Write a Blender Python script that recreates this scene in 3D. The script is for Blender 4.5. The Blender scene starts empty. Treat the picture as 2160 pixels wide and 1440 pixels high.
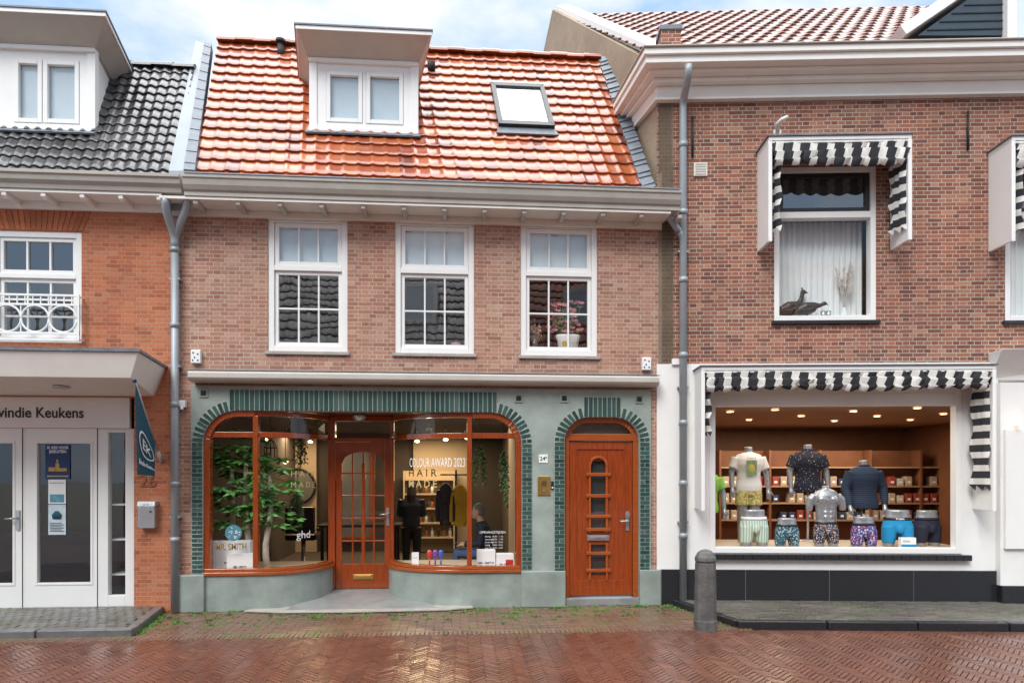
import bpy, bmesh, math, random
from mathutils import Vector, Matrix
R=math.radians; PI=math.pi; rnd=random.Random(5)
SC=bpy.context.scene; C=SC.collection
# ---------------------------------------------------------------- measuring frame
F=1440.0; A=R(4.5); CA,SA=math.cos(A),math.sin(A); D=9.0; H=1.75; U0=1080.0; V0=1000.0
CAM=Vector((0,-D,H))
class Fr:
    def __init__(s,ox,oy,th): s.ox,s.oy,s.th=ox,oy,th; s.c,s.s=math.cos(th),math.sin(th)
    def at(s,u,v,off=0.0):
        x=(u-U0)/F; d=(x*CA+SA,-x*SA+CA,(V0-v)/F)
        dx=d[0]*s.c+d[1]*s.s; dy=-d[0]*s.s+d[1]*s.c
        px=CAM.x-s.ox; py=CAM.y-s.oy
        lx=px*s.c+py*s.s; ly=-px*s.s+py*s.c
        t=(off-ly)/dy
        return lx+t*dx, H+t*d[2]
    def x(s,u,off=0.0): return s.at(u,1000,off)[0]
    def z(s,u,v,off=0.0): return s.at(u,v,off)[1]
    def p(s,u,v,off=0.0): a=s.at(u,v,off); return Vector((a[0],off,a[1]))
    def w(s,x,y,z): return Vector((s.ox+x*s.c-y*s.s, s.oy+x*s.s+y*s.c, z))
LF=Fr(-5.0,0,0); MF=Fr(-.55,0,0); RF=Fr(2.68,0,R(-6.4)); WF=Fr(0,0,0)
# ---------------------------------------------------------------- materials
def newmat(n):
    m=bpy.data.materials.new(n); m.use_nodes=True; return m,m.node_tree,m.node_tree.nodes['Principled BSDF']
def nd(nt,t,ins={},**pr):
    n=nt.nodes.new(t)
    for k,v in pr.items(): setattr(n,k,v)
    for k,v in ins.items():
        if isinstance(v,bpy.types.NodeSocket): nt.links.new(v,n.inputs[k])
        else: n.inputs[k].default_value=v
    return n
def mth(nt,op,*a): return nd(nt,'ShaderNodeMath',dict(enumerate(a)),operation=op).outputs[0]
def c4(c): return (c[0],c[1],c[2],1)
def ramp(nt,fac,cols,mode='LINEAR'):
    r=nd(nt,'ShaderNodeValToRGB',{'Fac':fac}); e=r.color_ramp; e.interpolation=mode
    while len(e.elements)<len(cols): e.elements.new(.5)
    for i,c in enumerate(cols):
        e.elements[i].position=i/(len(cols)-1) if mode=='LINEAR' else i/len(cols); e.elements[i].color=c4(c)
    return r.outputs[0]
def mat(name,col,rough=.5,metal=0,var=.08,scale=4,bump=0,bscale=80,coat=0,isl=0,rvar=.08,emit=0,stretch=None,alpha=1,cols=None,crough=.06):
    m,nt,b=newmat(name)
    tc=nd(nt,'ShaderNodeTexCoord').outputs['Object']
    if stretch: tc=nd(nt,'ShaderNodeMapping',{'Vector':tc,'Scale':stretch}).outputs[0]
    nz=nd(nt,'ShaderNodeTexNoise',{'Vector':tc,'Scale':scale,'Detail':5.0,'Roughness':.6}).outputs['Fac']
    val=mth(nt,'MULTIPLY_ADD',nz,4*var,1-2*var-isl)
    colr=c4(col)
    if isl or cols:
        rp=nd(nt,'ShaderNodeNewGeometry').outputs['Random Per Island']
        if isl: val=mth(nt,'MULTIPLY_ADD',rp,2*isl,val)
        if cols: colr=ramp(nt,rp,cols)
    hs=nd(nt,'ShaderNodeHueSaturation',{'Value':val,'Color':colr}).outputs[0]
    nt.links.new(hs,b.inputs['Base Color'])
    nt.links.new(mth(nt,'MULTIPLY_ADD',nz,2*rvar,max(.02,rough-rvar)),b.inputs['Roughness'])
    b.inputs['Metallic'].default_value=metal
    if coat: b.inputs['Coat Weight'].default_value=coat; b.inputs['Coat Roughness'].default_value=crough
    if emit: nt.links.new(hs,b.inputs['Emission Color']); b.inputs['Emission Strength'].default_value=emit
    if alpha<1: b.inputs['Alpha'].default_value=alpha
    if bump:
        n2=nd(nt,'ShaderNodeTexNoise',{'Vector':tc,'Scale':bscale,'Detail':4.0}).outputs['Fac']
        bp=nd(nt,'ShaderNodeBump',{'Height':n2,'Strength':bump,'Distance':.01}).outputs[0]
        nt.links.new(bp,b.inputs['Normal'])
    return m
def brick_mat(name,cols,mortar,bw=.187,bh=.0525,ms=.0037,squash=.5,rough=.85,stain=.3,bump=.6):
    m,nt,b=newmat(name)
    tc=nd(nt,'ShaderNodeTexCoord').outputs['Object']
    dn=nd(nt,'ShaderNodeTexNoise',{'Vector':tc,'Scale':9.0,'Detail':3.0}).outputs['Color']
    ds=nd(nt,'ShaderNodeVectorMath',{0:dn,1:(.5,.5,.5)},operation='SUBTRACT').outputs[0]
    dv=nd(nt,'ShaderNodeVectorMath',{0:ds,'Scale':.012},operation='SCALE').outputs[0]
    tv=nd(nt,'ShaderNodeVectorMath',{0:tc,1:dv},operation='ADD').outputs[0]
    sp=nd(nt,'ShaderNodeSeparateXYZ',{0:tv})
    cb=nd(nt,'ShaderNodeCombineXYZ',{0:mth(nt,'ADD',sp.outputs[0],sp.outputs[1]),1:sp.outputs[2]}).outputs[0]
    br=nd(nt,'ShaderNodeTexBrick',{'Vector':cb,'Color1':(0,0,0,1),'Color2':(1,1,1,1),'Mortar':(.5,.5,.5,1),'Scale':1.0,'Mortar Size':ms,'Mortar Smooth':.25,'Bias':0.0,'Brick Width':bw,'Row Height':bh},offset=.5,squash=squash,squash_frequency=2)
    col=ramp(nt,br.outputs['Color'],cols)
    n1=nd(nt,'ShaderNodeTexNoise',{'Vector':tc,'Scale':1.1,'Detail':6.0,'Roughness':.65}).outputs['Fac']
    n2=nd(nt,'ShaderNodeTexNoise',{'Vector':tc,'Scale':45.0,'Detail':4.0}).outputs['Fac']
    v=mth(nt,'MULTIPLY_ADD',n1,2*stain,1-stain); v=mth(nt,'MULTIPLY',v,mth(nt,'MULTIPLY_ADD',n2,.7,.65))
    n3=nd(nt,'ShaderNodeTexNoise',{'Vector':tc,'Scale':2.3,'Detail':4.0}).outputs['Fac']
    mf=mth(nt,'MULTIPLY',br.outputs['Fac'],mth(nt,'MULTIPLY_ADD',n3,1.0,.4))
    mx=nd(nt,'ShaderNodeMixRGB',{'Fac':mf,'Color1':col,'Color2':c4(mortar)},use_clamp=True).outputs[0]
    hs=nd(nt,'ShaderNodeHueSaturation',{'Value':v,'Color':mx}).outputs[0]
    nt.links.new(hs,b.inputs['Base Color']); b.inputs['Roughness'].default_value=rough
    hgt=mth(nt,'MULTIPLY_ADD',n2,.35,mth(nt,'SUBTRACT',1.0,br.outputs['Fac']))
    nt.links.new(nd(nt,'ShaderNodeBump',{'Height':hgt,'Strength':bump,'Distance':.008}).outputs[0],b.inputs['Normal'])
    return m
def glass(name,ior=1.7,tint=(.86,.9,.88),wob=.002,rough=0.0):
    m=bpy.data.materials.new(name); m.use_nodes=True; nt=m.node_tree; nt.nodes.clear()
    tc=nd(nt,'ShaderNodeTexCoord').outputs['Object']
    nz=nd(nt,'ShaderNodeTexNoise',{'Vector':tc,'Scale':1.6,'Detail':1.0}).outputs['Fac']
    bp=nd(nt,'ShaderNodeBump',{'Height':nz,'Strength':1.0,'Distance':wob}).outputs[0]
    bk=nd(nt,'ShaderNodeNewGeometry').outputs['Backfacing']
    fr=nd(nt,'ShaderNodeFresnel',{'IOR':mth(nt,'MULTIPLY_ADD',bk,1/ior-ior,ior)}).outputs[0]   # thin sheet: same reflectance from both sides
    tr=nd(nt,'ShaderNodeBsdfTransparent',{'Color':c4(tint)}).outputs[0]
    gl=nd(nt,'ShaderNodeBsdfGlossy',{'Roughness':rough,'Normal':bp}).outputs[0]
    mx=nd(nt,'ShaderNodeMixShader',{0:fr,1:tr,2:gl}).outputs[0]
    o=nd(nt,'ShaderNodeOutputMaterial',{0:mx}); return m
def stripe_mat(name,axis,per,ca=(.03,.03,.035),cb_=(.75,.73,.68),ph=0,duty=.5):
    m,nt,b=newmat(name)
    sp=nd(nt,'ShaderNodeSeparateXYZ',{0:nd(nt,'ShaderNodeTexCoord').outputs['Object']})
    fr=mth(nt,'FRACT',mth(nt,'MULTIPLY_ADD',sp.outputs[axis],1/per,50+ph))
    g=mth(nt,'GREATER_THAN',fr,duty)
    mx=nd(nt,'ShaderNodeMixRGB',{'Fac':g,'Color1':c4(ca),'Color2':c4(cb_)}).outputs[0]
    nt.links.new(mx,b.inputs['Base Color']); b.inputs['Roughness'].default_value=.85; return m
def pattern(name,bg,cols,scale,thr=.45,rough=.8):
    m,nt,b=newmat(name)
    tc=nd(nt,'ShaderNodeTexCoord').outputs['Object']
    vo=nd(nt,'ShaderNodeTexVoronoi',{'Vector':tc,'Scale':scale})
    cc=ramp(nt,nd(nt,'ShaderNodeSeparateColor',{0:vo.outputs['Color']}).outputs[0],cols,'CONSTANT')
    g=mth(nt,'LESS_THAN',vo.outputs['Distance'],thr)
    mx=nd(nt,'ShaderNodeMixRGB',{'Fac':g,'Color1':c4(bg),'Color2':cc}).outputs[0]
    nt.links.new(mx,b.inputs['Base Color']); b.inputs['Roughness'].default_value=rough; return m
def wet_mat(name,cols,rlo,rhi,isl=True,moss=0,bump=.25):
    m,nt,b=newmat(name)
    tc=nd(nt,'ShaderNodeTexCoord').outputs['Object']
    rp=nd(nt,'ShaderNodeNewGeometry').outputs['Random Per Island'] if isl else nd(nt,'ShaderNodeTexNoise',{'Vector':tc,'Scale':8.0}).outputs['Fac']
    col=ramp(nt,rp,cols)
    n1=nd(nt,'ShaderNodeTexNoise',{'Vector':tc,'Scale':.9,'Detail':6.0,'Roughness':.6}).outputs['Fac']
    n2=nd(nt,'ShaderNodeTexNoise',{'Vector':tc,'Scale':70.0,'Detail':3.0}).outputs['Fac']
    v=mth(nt,'MULTIPLY_ADD',n1,.7,.65); v=mth(nt,'MULTIPLY',v,mth(nt,'MULTIPLY_ADD',n2,.5,.75))
    hs=nd(nt,'ShaderNodeHueSaturation',{'Value':v,'Color':col}).outputs[0]
    if moss:
        n3=nd(nt,'ShaderNodeTexNoise',{'Vector':tc,'Scale':1.7,'Detail':7.0,'Roughness':.75}).outputs['Fac']
        f=nd(nt,'ShaderNodeMapRange',{0:n3,1:.50,2:.64}).outputs[0]
        hs=nd(nt,'ShaderNodeMixRGB',{'Fac':mth(nt,'MULTIPLY',f,moss),'Color1':hs,'Color2':(.10,.17,.025,1)}).outputs[0]
    nt.links.new(hs,b.inputs['Base Color'])
    rr=nd(nt,'ShaderNodeMapRange',{0:n1,1:.35,2:.65,3:rlo,4:rhi}).outputs[0]
    nt.links.new(rr,b.inputs['Roughness'])
    nt.links.new(nd(nt,'ShaderNodeBump',{'Height':n2,'Strength':bump,'Distance':.004}).outputs[0],b.inputs['Normal'])
    return m
K={}
K['bmid']=brick_mat('brick_pinkish_tan',[(.28,.126,.083),(.385,.19,.126),(.45,.24,.163),(.34,.155,.102),(.49,.30,.21)],(.54,.47,.40),ms=.004)
K['bleft']=brick_mat('brick_orange',[(.32,.09,.042),(.44,.138,.06),(.51,.17,.075),(.40,.115,.05),(.48,.185,.09)],(.44,.29,.20),bh=.0525,ms=.0037,stain=.32)
K['bright']=brick_mat('brick_dark',[(.14,.058,.042),(.25,.09,.055),(.35,.138,.08),(.18,.07,.048),(.40,.20,.125)],(.54,.47,.39),ms=.0042,stain=.32)
K['bside']=brick_mat('stucco_brown',[(.30,.23,.16),(.32,.245,.172),(.29,.22,.152)],(.305,.235,.165),stain=.55,bump=.15)
K['sold']=mat('brick_soldier',(.28,.12,.07),.85,isl=.3,bump=.4)
K['soldl']=mat('brick_soldier_orange',(.42,.13,.055),.85,isl=.2,bump=.4)
K['white']=mat('white_paint',(.83,.82,.79),.4,var=.03,scale=3)
K['white2']=mat('white_render',(.82,.81,.78),.7,var=.05,scale=2,bump=.15)
K['cream']=mat('cream_paint',(.75,.71,.64),.5,var=.07,scale=3)
K['cornw']=mat('cornice_paint',(.85,.825,.765),.5,var=.05,scale=2.5)
K['gut']=mat('gutter_paint',(.40,.365,.315),.45,var=.12,scale=3)
K['gutl']=mat('fascia_paint',(.50,.465,.41),.5,var=.1,scale=2.5)
K['zinc']=mat('zinc',(.27,.30,.335),.5,.15,var=.14,scale=3,bump=.1,bscale=20)
K['lead']=mat('lead',(.15,.17,.195),.5,.2,var=.25,scale=7,bump=.5,bscale=18)
K['pipe']=mat('pipe_grey',(.33,.36,.38),.45,.2,var=.12)
K['tileo']=mat('roof_tile_orange',(.5,.13,.04),.30,var=.30,scale=1.7,isl=.10,coat=.5,crough=.07,rvar=.1,cols=[(.18,.035,.014),(.35,.071,.019),(.40,.097,.027),(.28,.05,.015),(.43,.125,.042)])
K['tiled']=mat('roof_tile_dark',(.05,.048,.048),.35,var=.4,scale=4,isl=.5,coat=.4,crough=.12)
K['tiler']=mat('roof_tile_brown',(.19,.072,.047),.35,var=.3,scale=5,isl=.45,coat=.4,crough=.15)
K['stone']=mat('green_stone',(.305,.355,.315),.5,var=.24,scale=3.5,bump=.15,bscale=30)
K['stone2']=mat('green_stone_plinth',(.275,.318,.285),.38,var=.27,scale=3,bump=.15,bscale=30)
K['gmort']=mat('green_grey_joint',(.36,.40,.355),.8,var=.15)
K['glz']=mat('glazed_green_brick',(.03,.11,.095),.2,var=.15,scale=12,coat=.6,cols=[(.018,.05,.045),(.03,.085,.072),(.05,.115,.097),(.025,.07,.062),(.075,.14,.12)])
K['wood']=mat('varnished_wood',(.29,.050,.010),.18,var=.38,scale=5,stretch=(16,16,.8),coat=.7)
K['woodh']=mat('varnished_wood_light',(.36,.078,.015),.2,var=.32,scale=5,stretch=(.8,16,16),coat=.65)
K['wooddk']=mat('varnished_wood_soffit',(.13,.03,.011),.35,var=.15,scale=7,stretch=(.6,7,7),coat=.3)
K['glass']=glass('window_glass',1.95,(.95,.97,.96))
K['rglass']=glass('double_glass',2.7,(.9,.93,.92),.003)
K['sglass']=glass('shop_glass',1.55,(.95,.97,.96),.001)
K['cglass']=glass('curved_glass',1.6,(.95,.97,.96),.001)
K['blind']=mat('blind_pale_blue',(.62,.70,.76),.8,var=.05)
K['blindw']=mat('blind_white',(.88,.90,.90),.8,var=.02)
K['curt']=mat('sheer_curtain',(.80,.81,.81),.9,var=.03)
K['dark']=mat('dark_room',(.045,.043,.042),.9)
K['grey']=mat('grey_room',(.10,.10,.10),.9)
K['black']=mat('black_paint',(.018,.018,.02),.35)
K['iron']=mat('black_iron',(.02,.02,.02),.6)
K['granite']=mat('black_granite',(.022,.023,.026),.25,var=.3,scale=60)
K['joint']=mat('granite_joint',(.2,.2,.2),.7)
K['step']=mat('pale_bluestone',(.25,.25,.24),.35,var=.25,scale=5,bump=.15)
K['stepl']=mat('worn_stone',(.38,.35,.31),.5,var=.2,scale=6,bump=.2)
K['gold']=mat('brass',(.62,.40,.12),.3,.8,var=.1)
K['goldp']=mat('gold_lettering',(.66,.48,.20),.45,.1)
K['goldd']=mat('dark_gold_lettering',(.30,.19,.05),.45,.1)
K['goldk']=mat('bronze_lettering',(.10,.062,.022),.45,.1)
K['steel']=mat('stainless_steel',(.52,.53,.54),.32,.8,var=.06)
K['silver']=mat('silver_plastic',(.36,.37,.39),.28,.5,var=.03)
K['teal']=mat('teal_fabric',(.012,.085,.13),.8,var=.08)
K['ink']=mat('dark_ink',(.03,.032,.04),.6)
K['paper']=mat('white_paper',(.82,.82,.80),.7,var=.02)
K['wtxt']=mat('white_lettering',(.85,.85,.85),.6,var=0)
K['blue']=mat('sign_blue',(.02,.07,.30),.5)
K['red']=mat('red_print',(.55,.03,.03),.5)
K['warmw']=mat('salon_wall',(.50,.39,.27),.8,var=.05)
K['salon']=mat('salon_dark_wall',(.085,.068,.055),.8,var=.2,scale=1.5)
K['shopw']=mat('shop_brown_wall',(.20,.08,.037),.55,var=.15)
K['shopc']=mat('shop_ceiling',(.36,.23,.15),.8,var=.05)
K['lamp']=mat('lamp_glow',(1,.80,.52),.5,var=0,emit=11)
K['lampw']=mat('warm_bulb',(1,.7,.36),.5,var=0,emit=3)
K['skin']=mat('skin',(.50,.30,.21),.55,var=.05)
K['hairg']=mat('grey_hair',(.13,.12,.11),.7,var=.2,scale=30)
K['hairb']=mat('dark_hair',(.025,.018,.014),.6,var=.2,scale=30)
K['navy']=mat('navy_knit',(.018,.022,.035),.9,var=.1)
K['jean']=mat('blue_denim',(.05,.085,.17),.9,var=.15,scale=20)
K['yellow']=mat('yellow_coat',(.55,.32,.015),.7,var=.1)
K['leaf']=mat('leaf_green',(.085,.24,.045),.4,isl=.5)
K['leaf2']=mat('vine_green',(.09,.16,.045),.6,isl=.4)
K['birch']=mat('pale_bark',(.58,.50,.40),.8,var=.25,scale=14,bump=.4)
K['pink']=mat('pink_petal',(.62,.25,.28),.7,isl=.3)
K['dry']=mat('dried_stems',(.45,.32,.24),.9,isl=.3)
K['moss']=mat('weed_green',(.09,.20,.03),.7,isl=.4)
K['bronze']=mat('bird_bronze',(.05,.03,.024),.4,.2,var=.3,scale=30)
K['conc']=mat('bollard_stone',(.105,.10,.095),.65,var=.45,scale=7,bump=.7,bscale=28)
K['clad']=mat('slate_blue_cladding',(.035,.055,.075),.45,var=.1)
K['stx']=stripe_mat('awning_stripe_across',0,.215,duty=.54)
K['stz']=stripe_mat('awning_stripe_up',2,.17,duty=.54)
K['street']=wet_mat('wet_red_clinker',[(.105,.043,.028),(.135,.052,.032),(.155,.061,.037),(.12,.048,.031),(.143,.055,.034)],.13,.34,bump=.15)
K['strip']=wet_mat('wet_brown_clinker',[(.125,.075,.054),(.17,.095,.065),(.195,.108,.074),(.135,.083,.062)],.18,.45,moss=.45)
K['pave']=wet_mat('wet_grey_clinker',[(.085,.08,.072),(.12,.11,.10),(.155,.13,.11),(.10,.09,.08)],.18,.45,moss=.3)
K['base']=wet_mat('joint_sand',[(.065,.045,.033),(.095,.065,.046)],.4,.7,isl=False,moss=.8)
K['kerb']=mat('kerb_stone',(.13,.13,.13),.3,var=.25,scale=6,bump=.2)
# ---------------------------------------------------------------- mesh builder
class MB:
    def __init__(s): s.v=[];s.f=[];s.s=[]
    def add(s,vs,fs,sm=False):
        n=len(s.v); s.v.extend([tuple(p) for p in vs]); s.f.extend([tuple(i+n for i in f) for f in fs]); s.s.extend([sm]*len(fs)); return s
    def hexa(s,p): return s.add(p,[(0,3,2,1),(4,5,6,7),(0,1,5,4),(1,2,6,5),(2,3,7,6),(3,0,4,7)])
    def box(s,x0,x1,y0,y1,z0,z1): return s.hexa([(x0,y0,z0),(x1,y0,z0),(x1,y1,z0),(x0,y1,z0),(x0,y0,z1),(x1,y0,z1),(x1,y1,z1),(x0,y1,z1)])
    def poly(s,pts,d):
        n=len(pts); d=Vector(d); q=[Vector(p)+d for p in pts]
        return s.add([Vector(p) for p in pts]+q,[tuple(range(n))[::-1],tuple(range(n,2*n))]+[(i,(i+1)%n,n+(i+1)%n,n+i) for i in range(n)])
    def exx(s,prof,x0,x1): return s.poly([(x0,y,z) for y,z in prof],(x1-x0,0,0))
    def tube(s,pts,r,seg=10,sm=True):
        pts=[Vector(p) for p in pts]; n=len(pts); rs=r if isinstance(r,(list,tuple)) else [r]*n
        vs=[];up=None
        for i,p in enumerate(pts):
            t=(pts[min(i+1,n-1)]-pts[max(i-1,0)]).normalized()
            if up is None: up=Vector((0,0,1)) if abs(t.z)<.9 else Vector((0,1,0))
            a=t.cross(up).normalized(); up=a.cross(t).normalized()
            for k in range(seg):
                g=2*PI*k/seg; vs.append(p+(a*math.cos(g)+up*math.sin(g))*rs[i])
        fs=[(i*seg+k,i*seg+(k+1)%seg,(i+1)*seg+(k+1)%seg,(i+1)*seg+k) for i in range(n-1) for k in range(seg)]
        s.add(vs,fs,sm); m=len(s.v)-len(vs)
        for q in (range(seg-1,-1,-1),range((n-1)*seg,n*seg)):
            s.f.append(tuple(m+i for i in q)); s.s.append(False)
        return s
    def loft(s,secs,seg=20,sm=True,ph=0):
        vs=[]
        for cx,cy,cz,rx,ry in secs:
            for k in range(seg):
                g=2*PI*k/seg+ph; vs.append((cx+rx*math.cos(g),cy+ry*math.sin(g),cz))
        n=len(secs)
        fs=[(i*seg+k,i*seg+(k+1)%seg,(i+1)*seg+(k+1)%seg,(i+1)*seg+k) for i in range(n-1) for k in range(seg)]
        s.add(vs,fs,sm); m=len(s.v)-len(vs)
        for q in (range(seg-1,-1,-1),range((n-1)*seg,n*seg)):
            s.f.append(tuple(m+i for i in q)); s.s.append(False)
        return s
    def ell(s,c,rx,ry,rz,seg=14,rings=9):
        return s.loft([(c[0],c[1],c[2]-rz*math.cos(PI*(i+.12)/(rings+.24)),rx*math.sin(PI*(i+.12)/(rings+.24)),ry*math.sin(PI*(i+.12)/(rings+.24))) for i in range(rings+1)],seg)
    def frame(s,x0,x1,z0,z1,w,y0,y1):
        s.box(x0,x0+w,y0,y1,z0,z1); s.box(x1-w,x1,y0,y1,z0,z1)
        s.box(x0+w,x1-w,y0,y1,z0,z0+w); s.box(x0+w,x1-w,y0,y1,z1-w,z1); return s
    def bars(s,x0,x1,z0,z1,nc,nr,b,y0,y1):
        for i in range(1,nc): x=x0+(x1-x0)*i/nc; s.box(x-b/2,x+b/2,y0,y1,z0,z1)
        for i in range(1,nr): z=z0+(z1-z0)*i/nr; s.box(x0,x1,y0+.002,y1-.002,z-b/2,z+b/2)
        return s
    def ribbon(s,path,th,z0,z1,off=0):
        n=len(path); fr=[];bk=[]
        for i in range(n):
            t=(Vector(path[min(i+1,n-1)])-Vector(path[max(i-1,0)])).normalized(); nn=Vector((t.y,-t.x))
            p=Vector(path[i]); fr.append(p+nn*(off+th/2)); bk.append(p+nn*(off-th/2))
        vs=[(p.x,p.y,z0) for p in fr]+[(p.x,p.y,z1) for p in fr]+[(p.x,p.y,z0) for p in bk]+[(p.x,p.y,z1) for p in bk]
        fs=[]
        for i in range(n-1):
            fs+=[(i,i+1,n+i+1,n+i),(2*n+i,3*n+i,3*n+i+1,2*n+i+1),(n+i,n+i+1,3*n+i+1,3*n+i),(i,2*n+i,2*n+i+1,i+1)]
        fs+=[(0,n,3*n,2*n),(n-1,3*n-1,4*n-1,2*n-1)]
        return s.add(vs,fs)
    def build(s,name,m,parent=None,bev=0,remesh=0,label=None,kind=None,smooth=0):
        me=bpy.data.meshes.new(name); me.from_pydata(s.v,[],s.f)
        me.polygons.foreach_set('use_smooth',s.s)
        bm=bmesh.new(); bm.from_mesh(me); bmesh.ops.recalc_face_normals(bm,faces=bm.faces); bm.to_mesh(me); bm.free()
        o=bpy.data.objects.new(name,me); C.objects.link(o); me.materials.append(m)
        if parent: o.parent=parent
        if bev:
            b=o.modifiers.new('bevel','BEVEL'); b.width=bev; b.segments=2; b.limit_method='ANGLE'
        if remesh:
            b=o.modifiers.new('remesh','REMESH'); b.mode='VOXEL'; b.voxel_size=remesh; b.use_smooth_shade=True
            b=o.modifiers.new('smooth','SMOOTH'); b.iterations=smooth or 4; b.factor=.5
        if label: o['label']=label
        if kind: o['kind']=kind
        return o
def thing(name,label,cat,loc=(0,0,0),rz=0,group=None):
    o=bpy.data.objects.new(name,None); C.objects.link(o); o.location=loc; o.rotation_euler=(0,0,rz); o.empty_display_size=.1
    o['label']=label; o['category']=cat
    if group: o['group']=group
    return o
def dup(root,loc,rz=0,label=None):
    r=root.copy(); C.objects.link(r); r.location=loc; r.rotation_euler=(0,0,rz)
    if label: r['label']=label
    for ch in list(root.children):
        c=ch.copy(); C.objects.link(c); c.parent=r
        for g in list(ch.children):
            d=g.copy(); C.objects.link(d); d.parent=c
    return r
def text(name,s,h,m,parent,fn,align='CENTER',bold=0,sx=1.0,fit=None):
    """letters built as flat meshes; fn maps the letter plane (x right, y up) to the surface; h = capital height"""
    cu=bpy.data.curves.new(name,'FONT'); cu.body=s; cu.size=h/.69; cu.align_x=align; cu.offset=bold*h; cu.resolution_u=3
    to=bpy.data.objects.new(name,cu); me=bpy.data.meshes.new_from_object(to)
    bpy.data.objects.remove(to)
    if fit:
        xs_=[v.co.x for v in me.vertices]; sx=fit/max(1e-4,max(xs_)-min(xs_))
    for v in me.vertices: v.co=Vector(fn(v.co.x*sx,v.co.y))
    o=bpy.data.objects.new(name,me); C.objects.link(o); me.materials.clear(); me.materials.append(m); o.parent=parent
    return o
def wall(mb,x0,x1,z0,z1,holes,y=0,dep=.12):
    xs=sorted({x0,x1,*[min(max(h[i],x0),x1) for h in holes for i in (0,1)]}); zs=sorted({z0,z1,*[min(max(h[i],z0),z1) for h in holes for i in (2,3)]})
    for i in range(len(xs)-1):
        for j in range(len(zs)-1):
            cx=(xs[i]+xs[i+1])/2; cz=(zs[j]+zs[j+1])/2
            if any(h[0]<cx<h[1] and h[2]<cz<h[3] for h in holes): continue
            mb.add([(xs[i],y,zs[j]),(xs[i+1],y,zs[j]),(xs[i+1],y,zs[j+1]),(xs[i],y,zs[j+1])],[(0,1,2,3)])
    for a,b,c,d in holes:
        c=max(c,z0)
        mb.add([(a,y,c),(a,y+dep,c),(a,y+dep,d),(a,y,d)],[(0,1,2,3)]); mb.add([(b,y,c),(b,y+dep,c),(b,y+dep,d),(b,y,d)],[(3,2,1,0)])
        mb.add([(a,y,d),(b,y,d),(b,y+dep,d),(a,y+dep,d)],[(0,1,2,3)]); mb.add([(a,y,c),(b,y,c),(b,y+dep,c),(a,y+dep,c)],[(3,2,1,0)])
    return mb
def room(mb,x0,x1,y0,y1,z0,z1):
    return mb.add([(x0,y0,z0),(x1,y0,z0),(x1,y1,z0),(x0,y1,z0),(x0,y0,z1),(x1,y0,z1),(x1,y1,z1),(x0,y1,z1)],[(0,1,2,3),(7,6,5,4),(1,5,6,2),(2,6,7,3),(3,7,4,0)])
def tiles(name,parent,m,P0,nc,tw,S,run,rows,amp,xr=None,pw=1.5,K_=8,lip=.040,jit=1):
    mb=MB(); P0=Vector(P0); S=Vector(S); L=S.length*run; u=S.normalized(); n=Vector((0,-S.z,1)).normalized(); rl=L/rows
    for i in range(rows):
        for j in range(nc):
            vs=[]; dz=rnd.uniform(-.004,.004)*jit; ds=rnd.uniform(-.007,.007)*jit
            for (sv,lift) in ((i*rl+ds,.002),(i*rl+ds-.004,lip*.8+dz),(i*rl+ds+.012,lip+dz),(i*rl+rl*.5,lip*.6),((i+1.06)*rl,.004)):
                for k in range(K_+1):
                    t=k/K_; hh=amp*(.5+.5*math.cos(2*PI*(t-.12)))**pw
                    p=P0+u*sv+n*(lift+hh)+Vector(((j+t)*tw+ .004*(k==K_),0,0))
                    if xr is not None:
                        lim=xr(sv/L); p.x=min(p.x,lim)
                    vs.append(p)
            if vs[K_//2].x<=vs[0].x+.01: continue
            w=K_+1
            mb.add(vs,[(k,k+1,w+k+1,w+k) for k in range(K_)],False); q=len(mb.v)-len(vs)
            for r in (1,2,3):
                for k in range(K_):
                    mb.f.append((q+r*w+k,q+r*w+k+1,q+(r+1)*w+k+1,q+(r+1)*w+k)); mb.s.append(True)
    return mb.build(name,m,parent)
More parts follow.
